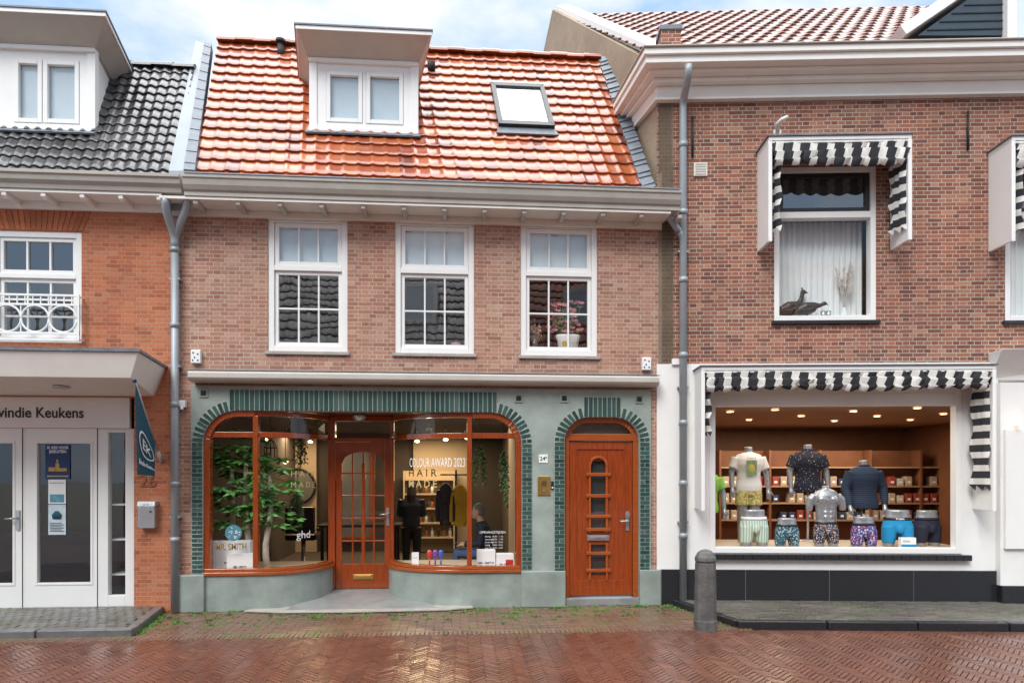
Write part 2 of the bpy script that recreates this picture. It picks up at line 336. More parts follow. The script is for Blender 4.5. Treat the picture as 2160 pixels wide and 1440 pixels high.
# ================================================================= MIDDLE HOUSE
mid=thing('brick_townhouse','tan brick house with wet orange tiled roof and a green tiled curved shopfront','house',(MF.ox,0,0))
mx0,mx1=MF.x(366),MF.x(1394)
def zc(f,u0,u1,v,off=0): return f.z((u0+u1)/2,v,off)
wins=[(565,733,457,741),(833,1000,464,745),(1098,1260,470,750)]
holes=[(MF.x(a),MF.x(b),zc(MF,a,b,d),zc(MF,a,b,c)) for a,b,c,d in wins]
sx0,sx1=MF.x(405),MF.x(1372); sz1=MF.z(880,818)
mb=MB(); wall(mb,mx0,mx1,0,5.16,holes+[(sx0,sx1,-1,sz1)],0,.14); mb.build('wall',K['bmid'],mid)
for wi,(a,b,c,d) in enumerate(holes):   # windows
    f=MB().frame(a,b,c,d,.075,.015,.13); zt=c+(d-c)*.60
    f.box(a+.075,b-.075,.012,.128,zt,zt+.065); f.box(a-.02,b+.02,-.012,.02,d-.03,d+.012) 
    w=f.build('window',K['white'],mid,.005)
    x0,x1=a+.078,b-.078
    s=MB().frame(x0,x1,zt+.068,d-.078,.055,.035,.085); s.bars(x0+.055,x1-.055,zt+.123,d-.133,3,1,.02,.04,.075); s.build('upper_sash',K['white'],w,.004)
    s=MB().frame(x0,x1,c+.078,zt-.003,.045,.045,.10); s.bars(x0+.045,x1-.045,c+.123,zt-.048,3,2,.022,.05,.09); s.build('lower_sash',K['white'],w,.004)
    MB().add([(x0+.03,.066,c+.10),(x1-.03,.066,c+.10),(x1-.03,.066,zt-.025),(x0+.03,.066,zt-.025)],[(0,1,2,3)]).build('pane',K['rglass'] if wi<2 else K['glass'],w)
    MB().add([(x0+.05,.058,zt+.12),(x1-.05,.058,zt+.12),(x1-.05,.058,d-.13),(x0+.05,.058,d-.13)],[(0,1,2,3)]).build('pane',K['glass'],w)
    MB().add([(x0+.02,.105,zt+.08),(x1-.02,.105,zt+.08),(x1-.02,.105,d-.09),(x0+.02,.105,d-.09)],[(0,1,2,3)]).build('blind',K['blind'],w)
    MB().box(a-.03,b+.03,-.035,.10,c-.045,c-.003).build('sill',K['stepl'],w,.004)
    MB().box(a+.01,b-.01,.135,.36,c+.06,c+.09).build('inner_sill',K['white'],w)
    lb=MB(); n=int((b-a+.12)/.06)
    for i in range(n):
        x=a-.06+(b-a+.12)*i/n; lb.box(x+.004,x+.056,-.006,.02,d+.016,d+.012+.16)
    lb.build('lintel',K['sold'],w)
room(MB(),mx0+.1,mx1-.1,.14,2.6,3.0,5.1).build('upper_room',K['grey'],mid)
MB().box(mx0,mx1,5.8,6.0,0,5.3).build('rear_wall',K['bmid'],mid)
# cornice with brackets
cx0,cx1=MF.x(383,-.46),MF.x(1438,-.46)
MB().exx([(-.46,5.39),(-.46,5.35),(-.445,5.34),(-.435,5.27),(-.41,5.22),(-.385,5.20),(-.385,5.15),(0.0,5.15),(0.0,5.34),(-.1,5.37)],cx0,cx1).build('gutter_cornice',K['gut'],mid,.004)
MB().box(cx0+.03,cx1-.03,-.47,-.45,5.392,5.405).build('gutter_edge',K['zinc'],mid)
so=MB().box(mx0-.02,mx1+.02,-.37,.0,5.115,5.147); so.box(mx0,mx1,-.05,-.003,5.03,5.113); sof=so.build('soffit',K['cream'],mid)
for i in range(13):
    x=MF.x(410,-.3)+i*.507
    MB().poly([(x,-.35,5.113),(x,-.05,5.113),(x,-.05,5.06),(x,-.16,5.065),(x,-.30,5.05),(x,-.345,5.07)],(.055,0,0)).build('bracket',K['gutl'],sof,.004)
# roof
TAN=1.483; SK=-.19
ex0=MF.x(408,-.15); exr0=MF.x(1362,-.15); exr1=MF.x(1264,1.9)
roof=tiles('roof',mid,K['tileo'],(ex0,-.15,5.40),38,.185,(SK,1,TAN),2.05,15,.014,xr=lambda f:exr0+(exr1-exr0)*f,pw=3.5,K_=10,lip=.034,jit=.3)
rp=MB().add([(ex0,-.15,5.38),(exr0+.1,-.15,5.38),(exr1+.1,1.9,8.42),(ex0+SK*2.05,1.9,8.42)],[(0,1,2,3)])
rp.add([(ex0+SK*2.05,1.9,8.42),(exr1+.1,1.9,8.42),(exr1-.3,5.9,5.3),(ex0-1.,5.9,5.3)],[(0,1,2,3)]); rp.build('roof_boarding',K['tileo'],roof)
rx0=ex0+SK*2.05; rg=MB(); nr=22
for i in range(nr):
    a=rx0+(exr1-rx0)*i/nr; b=rx0+(exr1-rx0)*(i+1)/nr
    pr=[(1.9+.12*math.cos(g),8.42+.09*math.sin(g)+(.012 if i%2 else 0)) for g in [PI*k/7 for k in range(8)]]
    rg.exx(pr,a,b+.01)
rg.build('ridge_tile',K['tileo'],roof)
vp=MB(); p=MF.p(592,112,1.72); vp.tube([p+Vector((0,0,-.1)),p+Vector((0,0,.16))],.05); vp.tube([p+Vector((0,0,.15)),p+Vector((0,0,.2))],.075); vp.build('roof_vent',K['iron'],roof)
p=MF.p(910,150,1.55); vp=MB().tube([p,p+Vector((0,-.05,.12))],.06); vp.build('roof_vent',K['iron'],roof)
# verge flashings
zb=MB(); BL,BR=MF.p(356,360,-.2),MF.p(388,360,-.2); TL,TR=MF.p(413,86,1.9),MF.p(432,92,1.9)
zb.hexa([BL+Vector((0,0,-.5)),BR+Vector((0,0,-.5)),TR+Vector((0,0,-.5)),TL+Vector((0,0,-.5)),BL,BR,TR,TL]); zb.build('verge_capping',K['zinc'],mid)
B2,T2=MF.p(412,362,-.16),MF.p(447,97,1.9); lb=MB()
n=26
for i in range(n):
    f0,f1=i/n,(i+1.1)/n
    a=BR.lerp(TR,f0);b=B2.lerp(T2,f0);c=B2.lerp(T2,min(1,f1));d=BR.lerp(TR,min(1,f1)); e=Vector((0,-.02,.012+.012*(i%2)))
    lb.hexa([q+Vector((0,.05,-.08)) for q in (a,b,c,d)]+[q+e for q in (a,b,c,d)])
lb.build('lead_flashing',K['lead'],mid)
lb=MB(); up_n=Vector((0,-TAN,1)).normalized()
for i in range(40):
    f0,f1=i/40,(i+1.15)/40
    def rp_(f,dx,h): return Vector((exr0+(exr1-exr0)*f+dx,-.15+2.05*f,5.40+TAN*2.05*f))+up_n*h
    jj=.006*(i%3)+rnd.uniform(0,.006)
    a,b,c,d=[rp_(f0,-.03+rnd.uniform(-.012,.012),.045+jj),rp_(f0,.13,.10+jj),rp_(f1,.13,.085+jj),rp_(f1,-.03,.035+jj)]
    lb.hexa([k-up_n*.05 for k in (a,b,c,d)]+[a,b,c,d])
lb.build('lead_flashing',K['lead'],mid)
# dormer
def dormer(f,u0,u1,zb,zt,Yf,panes,tu0,tu1,tz,Yt,Yb,parent,cheek,sk=SK,flash=True):
    x0,x1=f.x(u0,Yf),f.x(u1,Yf)
    d=MB(); L=Yb-Yf
    d.hexa([(x0+.02,Yf+.08,zb-.1),(x1-.02,Yf+.08,zb-.1),(x1-.02+sk*L,Yb,zb-.1),(x0+.02+sk*L,Yb,zb-.1),(x0+.02,Yf+.08,zt),(x1-.02,Yf+.08,zt),(x1-.02+sk*L,Yb,zt),(x0+.02+sk*L,Yb,zt)])
    dm=d.build('dormer',cheek,parent)
    hz=[(f.x(a,Yf),f.x(b,Yf),f.z((a+b)/2,dd,Yf),f.z((a+b)/2,c,Yf)) for a,b,c,dd in panes]
    g=MB(); wall(g,x0,x1,zb,zt,[(a-.06,b+.06,c-.06,e+.06) for a,b,c,e in hz],Yf,.05)
    g.box(x0-.015,x0+.09,Yf-.02,Yf+.075,zb,zt); g.box(x1-.09,x1+.015,Yf-.02,Yf+.075,zb,zt)
    g.box(x0-.02,x1+.02,Yf-.045,Yf+.06,zb-.02,zb+.045); g.box(x0-.02,x1+.02,Yf-.05,Yf+.05,zt-.05,zt+.002)
    g.build('window_frame',K['white'],dm,.004)
    for a,b,c,e in hz:
        MB().frame(a-.056,b+.056,c-.056,e+.056,.056,Yf-.012,Yf+.045).build('casement',K['white'],dm,.006)
        MB().add([(a-.005,Yf+.03,c-.005),(b+.005,Yf+.03,c-.005),(b+.005,Yf+.03,e+.005),(a-.005,Yf+.03,e+.005)],[(0,1,2,3)]).build('pane',K['glass'],dm)
        MB().add([(a-.02,Yf+.06,c-.02),(b+.02,Yf+.06,c-.02),(b+.02,Yf+.06,e+.02),(a-.02,Yf+.06,e+.02)],[(0,1,2,3)]).build('blind',K['blind'],dm)
    X0,X1=f.x(tu0,Yt),f.x(tu1,Yt)
    l0,l1=x0-.03,x1+.03; Lt=Yb-Yt
    d=MB().hexa([(l0,Yf-.03,zt),(l1,Yf-.03,zt),(l1+sk*L,Yb,zt),(l0+sk*L,Yb,zt),(X0,Yt,tz-.05),(X1,Yt,tz-.05),(X1+sk*Lt,Yb,tz-.05),(X0+sk*Lt,Yb,tz-.05)])
    d.build('dormer_fascia',K['gutl'],dm)
    d=MB().hexa([(X0-.02,Yt-.02,tz-.048),(X1+.02,Yt-.02,tz-.048),(X1+.02+sk*Lt,Yb,tz-.048),(X0-.02+sk*Lt,Yb,tz-.048)]+[(X0-.02,Yt-.02,tz),(X1+.02,Yt-.02,tz),(X1+.02+sk*Lt,Yb,tz),(X0-.02+sk*Lt,Yb,tz)])
    d.build('dormer_roof_edge',K['white'],dm)
    d=MB().hexa([(X0-.035,Yt-.035,tz+.002),(X1+.035,Yt-.035,tz+.002),(X1+.035+sk*Lt,Yb,tz+.002),(X0-.035+sk*Lt,Yb,tz+.002)]+[(X0-.035,Yt-.035,tz+.022),(X1+.035,Yt-.035,tz+.022),(X1+.035+sk*Lt,Yb,tz+.022),(X0-.035+sk*Lt,Yb,tz+.022)])
    d.build('dormer_roof',K['lead'],dm)
    if flash:
        g=MB(); nn=14
        for i in range(nn):
            a=x0-.05+(x1-x0+.1)*i/nn; b=x0-.05+(x1-x0+.1)*(i+1)/nn
            g.hexa([(a,Yf-.12,zb-.10),(b,Yf-.12,zb-.10),(b,Yf+.05,zb-.02),(a,Yf+.05,zb-.02),(a,Yf-.135,zb-.085),(b,Yf-.135,zb-.085+rnd.uniform(0,.012)),(b,Yf-.01,zb+.012),(a,Yf-.01,zb+.012)])
        g.build('flashing',K['lead'],dm)
    return dm
dormer(MF,655,880,6.47,7.45,.57,[(697,756,160,250),(781,842,163,254)],627,908,7.65,.18,1.75,mid,K['cornw'])
# skylight
def rpt(u,v):   # point of the orange roof plane measured in the photo
    lo,hi=-.15,1.9
    for _ in range(40):
        m_=(lo+hi)/2
        if MF.z(u,v,m_)>5.40+TAN*(m_+.15)+.02: lo=m_
        else: hi=m_
    return MF.p(u,v,m_)
q=[rpt(1051,276),rpt(1164,271),rpt(1141,190),rpt(1034,188)]
nn=Vector((0,-TAN,1)).normalized(); s_=MB()
q=[q[0],q[0]+Vector((.80,0,0)),q[0]+Vector((.80,0,0))+(q[3]-q[0]),q[3]]; c_=sum(q,Vector())/4
for i in range(4):
    a,b=q[i],q[(i+1)%4]; ai,bi=a.lerp(c_,.17),b.lerp(c_,.17)
    s_.hexa([a,b,bi,ai]+[k+nn*.11 for k in (a,b,bi,ai)])
sl=s_.build('skylight',K['black'],mid,.006)
MB().add([k.lerp(c_,.12)+nn*.085 for k in q],[(0,1,2,3)]).build('pane',K['glass'],sl)
MB().add([k.lerp(c_,.10)+nn*.06 for k in q],[(0,1,2,3)]).build('blind',K['blindw'],sl)
e=(q[0]-q[3]).normalized(); MB().hexa([q[0]+nn*.03,q[1]+nn*.03,q[1]+e*.14+Vector((.04,0,0))+nn*.03,q[0]+e*.14-Vector((.04,0,0))+nn*.03]+[k+nn*.02 for k in (q[0]+nn*.04,q[1]+nn*.04,q[1]+e*.14+Vector((.04,0,0))+nn*.035,q[0]+e*.14-Vector((.04,0,0))+nn*.035)]).build('flashing',K['lead'],sl)
# awning cassette
a0,a1=MF.x(397,-.2),MF.x(1390,-.2); az=MF.z(890,796,-.2)
MB().exx([(-.2,az-.06),(-.225,az-.03),(-.225,az+.03),(-.2,az+.055),(-.02,az+.085),(-.001,az+.085),(-.001,az-.075),(-.15,az-.075)],a0,a1).build('awning_cassette',K['gutl'],mid,.006)
MB().exx([(-.21,az+.058),(-.21,az+.066),(-.001,az+.10),(-.001,az+.087)],a0-.02,a1+.02).build('awning_cover',K['lead'],mid)
# stone shopfront with glazed brick rings
O1=(MF.x(430),MF.x(1100),2.565,.42); O2=(MF.x(1190),MF.x(1348),MF.z(1268,880),.33)
def opath(o,zb,n=10,g=0):
    xl,xr,zt,r=o; P=[(xl-g,zb)]; xl2,xr2=xl+r,xr-r; rr=r+g
    P+=[(xl2-rr*math.cos(t),zt-r+rr*math.sin(t)) for t in [PI/2*i/n for i in range(n+1)]]
    P+=[(xr2+rr*math.sin(t),zt-r+rr*math.cos(t)) for t in [PI/2*i/n for i in range(n+1)]]
    P+=[(xr+g,zb)]; return P
def hmax(x):
    for xl,xr,zt,r in (O1,O2):
        if xl<=x<=xr:
            if x<xl+r: return zt-r+math.sqrt(max(0,r*r-(xl+r-x)**2))
            if x>xr-r: return zt-r+math.sqrt(max(0,r*r-(x-xr+r)**2))
            return zt
    return 0
xs=[sx0,sx1]
for o in (O1,O2):
    xs+=[o[0]-1e-5,o[1]+1e-5]+[o[0]+o[3]*(1-math.cos(PI/2*i/12)) for i in range(13)]+[o[1]-o[3]*(1-math.cos(PI/2*i/12)) for i in range(13)]
xs=sorted(xs); st=MB(); YS=-.03
for i in range(len(xs)-1):
    a,b=xs[i],xs[i+1]
    if b-a<5e-5: continue
    ha,hb=hmax(a),hmax(b)
    st.add([(a,YS,ha),(b,YS,hb),(b,YS,sz1),(a,YS,sz1)],[(0,1,2,3)])
for o in (O1,O2):
    P=opath(o,0)
    for i in range(len(P)-1): st.add([(P[i][0],YS,P[i][1]),(P[i+1][0],YS,P[i+1][1]),(P[i+1][0],.16,P[i+1][1]),(P[i][0],.16,P[i][1])],[(0,1,2,3)])
st.add([(sx0,YS,0),(sx0,.02,0),(sx0,.02,sz1),(sx0,YS,sz1)],[(0,1,2,3)]); st.add([(sx1,YS,0),(sx1,.02,0),(sx1,.02,sz1),(sx1,YS,sz1)],[(3,2,1,0)]); st.add([(sx0,YS,sz1),(sx1,YS,sz1),(sx1,.02,sz1),(sx0,.02,sz1)],[(0,1,2,3)])
sf=st.build('shopfront_surround',K['stone'],mid)
def brick_at(p,t,n,lt,r0,r1,y0,y1):
    c=[p+t*(-lt/2)+n*r0,p+t*(lt/2)+n*r0,p+t*(lt/2)+n*r1,p+t*(-lt/2)+n*r1]
    gb.hexa([(k.x,y1,k.y) for k in c]+[(k.x,y0,k.y) for k in c])
for o,zb0 in ((O1,.50),(O2,.46)):
    xa,xb=o[0]+o[3]*.78,o[1]-o[3]*.78; zt2=min(.118,sz1-.02-o[2]-.152)
    gb=MB(); P=[Vector(k) for k in opath(o,zb0)]; seg=[(P[i+1]-P[i]).length for i in range(len(P)-1)]; tot=sum(seg); n=int(tot/.055)
    for i in range(n):
        s=(i+.5)*tot/n; j=0
        while s>seg[j] and j<len(seg)-1: s-=seg[j]; j+=1
        t=(P[j+1]-P[j]).normalized(); nn_=Vector((-t.y,t.x)); p=P[j]+t*s; lt=tot/n-.011
        if xa<p.x<xb: continue
        if i%2==1 and abs(t.x)<.1:
            brick_at(p,t,nn_,lt,.006,.064,YS-.014,YS+.02); brick_at(p,t,nn_,lt,.074,.132,YS-.014,YS+.02)
        else: brick_at(p,t,nn_,lt,.006,.132,YS-.014,YS+.02)
    n=int((xb-xa)/.062)
    for i in range(n):
        x=xa+(xb-xa)*(i+.5)/n; lt=(xb-xa)/n-.013
        brick_at(Vector((x,o[2])),Vector((1,0)),Vector((0,1)),lt,.006,.146+zt2,YS-.014,YS+.02)
    bd=gb.build('glazed_brick_border',K['glz'],mid,.003)
    gm=MB(); I_=opath(o,zb0,10,.001); E_=opath(o,zb0,10,.139)
    for i in range(len(I_)-1): gm.add([(x,YS-.005,z) for x,z in (I_[i],I_[i+1],E_[i+1],E_[i])],[(0,1,2,3)])
    gm.add([(xa,YS-.006,o[2]+.13),(xb,YS-.006,o[2]+.13),(xb,YS-.006,o[2]+.153+zt2),(xa,YS-.006,o[2]+.153+zt2)],[(0,1,2,3)])
    gm.build('mortar_joint',K['gmort'],bd)
# plinth blocks + square vents
for a,b in ((372,430),(1100,1193),(1350,1394)): MB().box(MF.x(a,-.06),MF.x(b,-.06),-.065,.02,0,.475).build('plinth',K['stone2'],mid,.01)
for u,v in ((430,829),(1094,840),(1190,840),(1348,842)):
    x,z=MF.at(u,v,YS); s=.052
    vt=MB().frame(x-s,x+s,z-s,z+s,.016,YS-.016,YS+.01); vt=vt.build('vent',K['stone2'],mid)
    g=MB().box(x-s+.016,x+s-.016,YS-.008,YS+.01,z-s+.016,z+s-.016).build('vent_backing',K['glz'],vt)
    MB().tube([(x,YS-.007,z),(x,YS-.014,z)],.026,14).build('vent_hole',K['black'],vt)
# bays
XL,XR=O1[0],O1[1]; XPL,XPR=MF.x(541,.05),MF.x(990,.05); YD=.8; XDL,XDR=MF.x(693,YD),MF.x(831,YD)
def bayL(n=16): return [(XL+.005,.05),(XPL,.05)]+[(XPL+(XDL-XPL)*math.sin(PI/2*i/n),YD-(YD-.05)*math.cos(PI/2*i/n)) for i in range(1,n+1)]
def bayR(n=16): return [(XPR-(XPR-XDR)*math.sin(PI/2*i/n),YD-(YD-.05)*math.cos(PI/2*i/n)) for i in range(n,0,-1)]+[(XPR,.05),(XR-.005,.05)]
for side,P in (('left',bayL()),('right',bayR())):
    MB().ribbon(P,.10,0,.455,.02).build('bay_plinth',K['stone2'],mid)
    fr=MB().ribbon(P,.15,.458,.50,.02); fr.ribbon(P,.11,.502,.545,.01)
    bay=fr.build('bay_window',K['woodh'],mid,.006)
    MB().ribbon(P,.06,2.225,2.295).build('transom',K['wood'],bay,.004)
    MB().ribbon(P,.07,2.50,2.56).build('head_rail',K['wood'],bay,.004)
    ps=MB(); xp=XPL if side=='left' else XPR
    ps.box(xp-.032,xp+.032,.0,.10,.547,2.497)
    o=O1; r=o[3]; zt=o[2]; w_=.075
    arc=[(XL,.547)]+[(XL+r-r*math.cos(g),zt-r+r*math.sin(g)) for g in [PI/2*i/10 for i in range(11)]]+[(XPL,zt)]
    inn=[(XL+w_,.547)]+[(XL+r-(r-w_)*math.cos(g),zt-r+(r-w_)*math.sin(g)) for g in [PI/2*i/10 for i in range(11)]]+[(XPL,zt-w_)]
    if side=='right': arc=[(XL+XR-x,z) for x,z in arc]; inn=[(XL+XR-x,z) for x,z in inn]
    for i in range(len(arc)-1):
        c=[arc[i],arc[i+1],inn[i+1],inn[i]]; ps.hexa([(x,.12,z) for x,z in c]+[(x,-.005,z) for x,z in c])
    ps.build('post',K['wood'],bay,.003)
    gm=MB(); n=len(P); gm.add([(p[0],p[1],2.295) for p in P]+[(p[0],p[1],2.50) for p in P],[(i,i+1,n+i+1,n+i) for i in range(n-1)],True)
    gm.build('transom_pane',K['cglass'],bay)
    Pd=[(p[0],p[1]+.04,.49) for p in P]; 
    Pd=Pd+[(XDL-.02,1.15,.49),(XL,1.15,.49)] if side=='left' else [(XDR+.02,1.15,.49)]+Pd+[(XR,1.15,.49)]
    MB().poly(Pd,(0,0,-.04)).build('display_floor',K['warmw'],bay)
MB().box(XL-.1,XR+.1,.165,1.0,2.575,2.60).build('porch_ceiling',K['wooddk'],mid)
x,z=MF.at(757,885,.45); g=MB(); g.loft([(x,.45,2.573,.09,.09),(x,.45,2.53,.095,.095),(x,.45,2.49,.07,.07),(x,.45,2.47,.02,.02)]); g.build('porch_lamp',K['steel'],mid)
# recess floor
MB().poly([(XPL-.1,-.12,.008),(XPL+.35,-.24,.008),((XDL+XDR)/2,-.28,.008),(XPR-.3,-.24,.008),(XPR+.05,-.12,.008),(XPR,.1,.008),(XDR+.2,.8,.008),(XDL-.2,.8,.008),(XPL,.1,.008)],(0,0,.022)).build('worn_doorstep',K['stepl'],mid,.006)
MB().hexa([(XPL+.42,-.12,.02),(XPR-.42,-.12,.02),(XDR+.1,.82,.02),(XDL-.1,.82,.02),(XPL+.42,-.12,.034),(XPR-.42,-.12,.034),(XDR+.1,.82,.13),(XDL-.1,.82,.13)]).build('porch_ramp',K['step'],mid)
# shop door
dz0=.135; dzt=MF.z(762,932,YD); dx0,dx1=MF.x(708,YD),MF.x(824,YD)
d=MB(); d.box(XDL,dx0-.004,YD-.03,YD+.09,dz0,2.573); d.box(dx1+.004,XDR,YD-.03,YD+.09,dz0,2.573); d.box(dx0-.004,dx1+.004,YD-.03,YD+.09,dzt,dzt+.06); d.box(dx0-.004,dx1+.004,YD-.03,YD+.09,2.50,2.573)
fd=d.build('shop_door',K['wood'],mid,.005)
MB().add([(dx0,YD+.03,dzt+.06),(dx1,YD+.03,dzt+.06),(dx1,YD+.03,2.5),(dx0,YD+.03,2.5)],[(0,1,2,3)]).build('transom_pane',K['sglass'],fd)
gz0=MF.z(762,1188,YD); l=MB(); gw=.085
l.box(dx0,dx0+gw,YD,YD+.05,dz0,dzt-.004); l.box(dx1-gw,dx1,YD,YD+.05,dz0,dzt-.004); l.box(dx0+gw,dx1-gw,YD,YD+.05,dz0,gz0); l.box(dx0+gw,dx1-gw,YD,YD+.05,dzt-.12,dzt-.004)
xa,xb=dx0+gw,dx1-gw; cxm=(xa+xb)/2
l.bars(xa,xb,gz0,dzt-.12,4,5,.022,YD+.01,YD+.04); l.box(cxm-.024,cxm+.024,YD+.004,YD+.046,gz0,dzt-.3)
N_=14
for i in range(N_):
    t0,t1=-1+2*i/N_,-1+2*(i+1)/N_; zz=lambda t: dzt-.30+.16*math.sqrt(max(0,1-t*t)); hw=(xb-xa)/2
    l.hexa([(cxm+t0*hw,YD+.005,zz(t0)),(cxm+t1*hw,YD+.005,zz(t1)),(cxm+t1*hw,YD+.045,zz(t1)),(cxm+t0*hw,YD+.045,zz(t0)),(cxm+t0*hw,YD+.005,dzt-.1),(cxm+t1*hw,YD+.005,dzt-.1),(cxm+t1*hw,YD+.045,dzt-.1),(cxm+t0*hw,YD+.045,dzt-.1)])
l.build('door_leaf',K['wood'],fd,.004)
MB().add([(xa,YD+.025,gz0),(xb,YD+.025,gz0),(xb,YD+.025,dzt-.1),(xa,YD+.025,dzt-.1)],[(0,1,2,3)]).build('pane',K['sglass'],fd)
MB().box(cxm-.14,cxm+.14,YD-.012,YD,.27,.34).box(cxm-.11,cxm+.11,YD-.018,YD-.01,.285,.325).build('letter_plate',K['gold'],fd,.004)
hx=dx1-.04; MB().box(hx-.02,hx+.02,YD-.012,YD,1.02,1.28).tube([(hx,YD-.012,1.19),(hx,YD-.06,1.19),(hx-.11,YD-.06,1.185)],.011).build('door_handle',K['steel'],fd)
# front door of the upstairs home
xl,xr,zt,r=O2; f=MB(); w_=.07
P=opath(O2,.10); I=[(xl+w_,.10)]+[(xl+r-(r-w_)*math.cos(g),zt-r+(r-w_)*math.sin(g)) for g in [PI/2*i/10 for i in range(11)]]+[(xr-r+(r-w_)*math.sin(g),zt-r+(r-w_)*math.cos(g)) for g in [PI/2*i/10 for i in range(11)]]+[(xr-w_,.10)]
for i in range(len(P)-1):
    c=[P[i],P[i+1],I[i+1],I[i]]; f.hexa([(x,.15,z) for x,z in c]+[(x,.04,z) for x,z in c])
zt0,zt1=MF.z(1268,929),MF.z(1268,914); f.box(xl+w_,xr-w_,.045,.148,zt0,zt1)
dr=f.build('front_door',K['woodh'],mid,.004)
MB().add([(xl+.03,.10,zt1),(xr-.03,.10,zt1),(xr-.03,.10,zt-.02),(xl+.03,.10,zt-.02)],[(0,1,2,3)]).build('fanlight',K['glass'],dr)
MB().box(xl,xr,.17,.19,zt1-.1,zt).build('fanlight_backing',K['grey'],dr)
lx0,lx1,lz0,lz1=xl+w_+.003,xr-w_-.003,.125,zt0-.003
g0,g1=MF.x(1246,.08),MF.x(1277,.08); zA,zB,zC,zD=MF.z(1260,1118,.08),MF.z(1260,972,.08),MF.z(1260,1212,.08),MF.z(1260,1148,.08)
l=MB(); wall(l,lx0,lx1,lz0,lz1,[(g0,g1,zA,zB),(g0,g1,zC,zD)],.085,.04)
l.frame(lx0,lx1,lz0,lz1,.11,.07,.084); l.box(lx0+.11,lx1-.11,.07,.084,lz0+.11,lz0+.2)
for xx in (lx0+.19,lx1-.19): l.box(xx-.004,xx+.004,.08,.084,lz0+.2,lz1-.11)
l.build('door_leaf',K['wood'],dr,.005)
MB().add([(g0,.11,zC),(g1,.11,zC),(g1,.11,zB),(g0,.11,zB)],[(0,1,2,3)]).build('pane',K['glass'],dr)
MB().box(g0-.02,g1+.02,.128,.14,zC-.02,zB+.02).build('pane_backing',K['dark'],dr)
b=MB(); gc=(g0+g1)/2; gh=(g1-g0)/2
for z in (MF.z(1260,1000,.06),MF.z(1260,1045,.06),MF.z(1260,1088,.06),MF.z(1260,1116,.06),MF.z(1260,1166,.06),MF.z(1260,1202,.06)):
    b.box(gc-gh-.065,gc+gh+.065,.045,.069,z-.022,z+.022)
for sx in (-1,1):
    b.box(gc+sx*(gh+.015)-.014,gc+sx*(gh+.015)+.014,.055,.0845,zA-.03,zB-.05); b.box(gc+sx*(gh+.015)-.014,gc+sx*(gh+.015)+.014,.055,.0845,zC-.07,zD+.02)
for i in range(10):
    a0_,a1_=PI*i/10,PI*(i+1)/10; ro,ri=gh+.03,gh-.002; zc_=zB-.06
    q=[(gc+ro*math.cos(a0_),zc_+ro*math.sin(a0_)),(gc+ro*math.cos(a1_),zc_+ro*math.sin(a1_)),(gc+ri*math.cos(a1_),zc_+ri*math.sin(a1_)),(gc+ri*math.cos(a0_),zc_+ri*math.sin(a0_))]
    b.hexa([(x,.0845,z) for x,z in q]+[(x,.05,z) for x,z in q])
b.build('door_grille',K['woodh'],dr,.004)
z=MF.z(1264,1134,.06); MB().box(gc-.15,gc+.15,.06,.0695,z-.036,z+.036).box(gc-.12,gc+.12,.054,.061,z-.02,z+.02).build('letter_slot',K['steel'],dr,.004)
text('letter_slot_text','NEE NEE',.012,K['ink'],dr,lambda a,b_:(gc+a,.0535,z-.006+b_))
hx=lx1-.07; hz=MF.z(1326,1098,.06); MB().box(hx-.022,hx+.022,.056,.0695,hz-.13,hz+.13).tube([(hx,.056,hz),(hx,.01,hz),(hx-.11,.01,hz-.003)],.012).box(hx-.03,hx+.03,.05,.0695,hz+.05,hz+.1).build('door_handle',K['steel'],dr,.003)
MB().box(xl,xr,-.02,.17,.0,.10).build('threshold',K['step'],dr,.008)
# plates beside the door
x0,zt_=MF.at(1134,1004,YS); x1,zb_=MF.at(1161,1044,YS)
ip=MB().box(x0,x1,YS-.015,YS,zb_,zt_).build('intercom_panel',K['gold'],mid,.004)
g=MB()
for i in range(5): g.box(x0+.05,x0+.12,YS-.018,YS-.014,zt_-.07-i*.014,zt_-.064-i*.014)
g.build('intercom_grille',K['ink'],ip)
MB().tube([((x0+x1)/2,YS-.024,zb_+.06),((x0+x1)/2,YS-.01,zb_+.06)],.014).build('bell_button',K['steel'],ip)
x0,z0=MF.at(1163,1023,YS); x0+=.012; MB().box(x0-.016,x0+.016,YS-.02,YS,z0-.055,z0+.055).build('video_doorbell',K['black'],mid,.005)
MB().tube([(x0,YS-.025,z0-.03),(x0,YS-.015,z0-.03)],.011).build('doorbell_ring',K['blindw'],mid)
x0,z0=MF.at(1146,967,YS); nb=MB().box(x0-.06,x0+.06,YS-.008,YS,z0-.055,z0+.055).build('house_number_plate',K['paper'],mid,.003)
text('house_number','24ª',.052,K['ink'],nb,lambda a,b_:(x0+a,YS-.0095,z0-.024+b_),bold=.02)
for u,v in ((416,753),(1362,768)):
    x,z=MF.at(u,v,0); e=MB().box(x-.06,x+.06,-.06,0,z-.085,z+.085).build('junction_box',K['paper'],mid,.008)
    g=MB()
    for dx_,dz_ in ((-.028,.045),(.028,.03),(-.01,-.015),(.03,-.05),(-.034,-.05)): g.tube([(x+dx_,-.063,z+dz_),(x+dx_,-.058,z+dz_)],.011)
    g.build('screw_hole',K['ink'],e)
x,z=MF.at(388,853,0); MB().box(x-.04,x+.04,-.07,0,z-.04,z+.05).tube([(x,-.06,z-.04),(x,-.06,z-.07)],.02).build('motion_sensor',K['paper'],mid,.008)
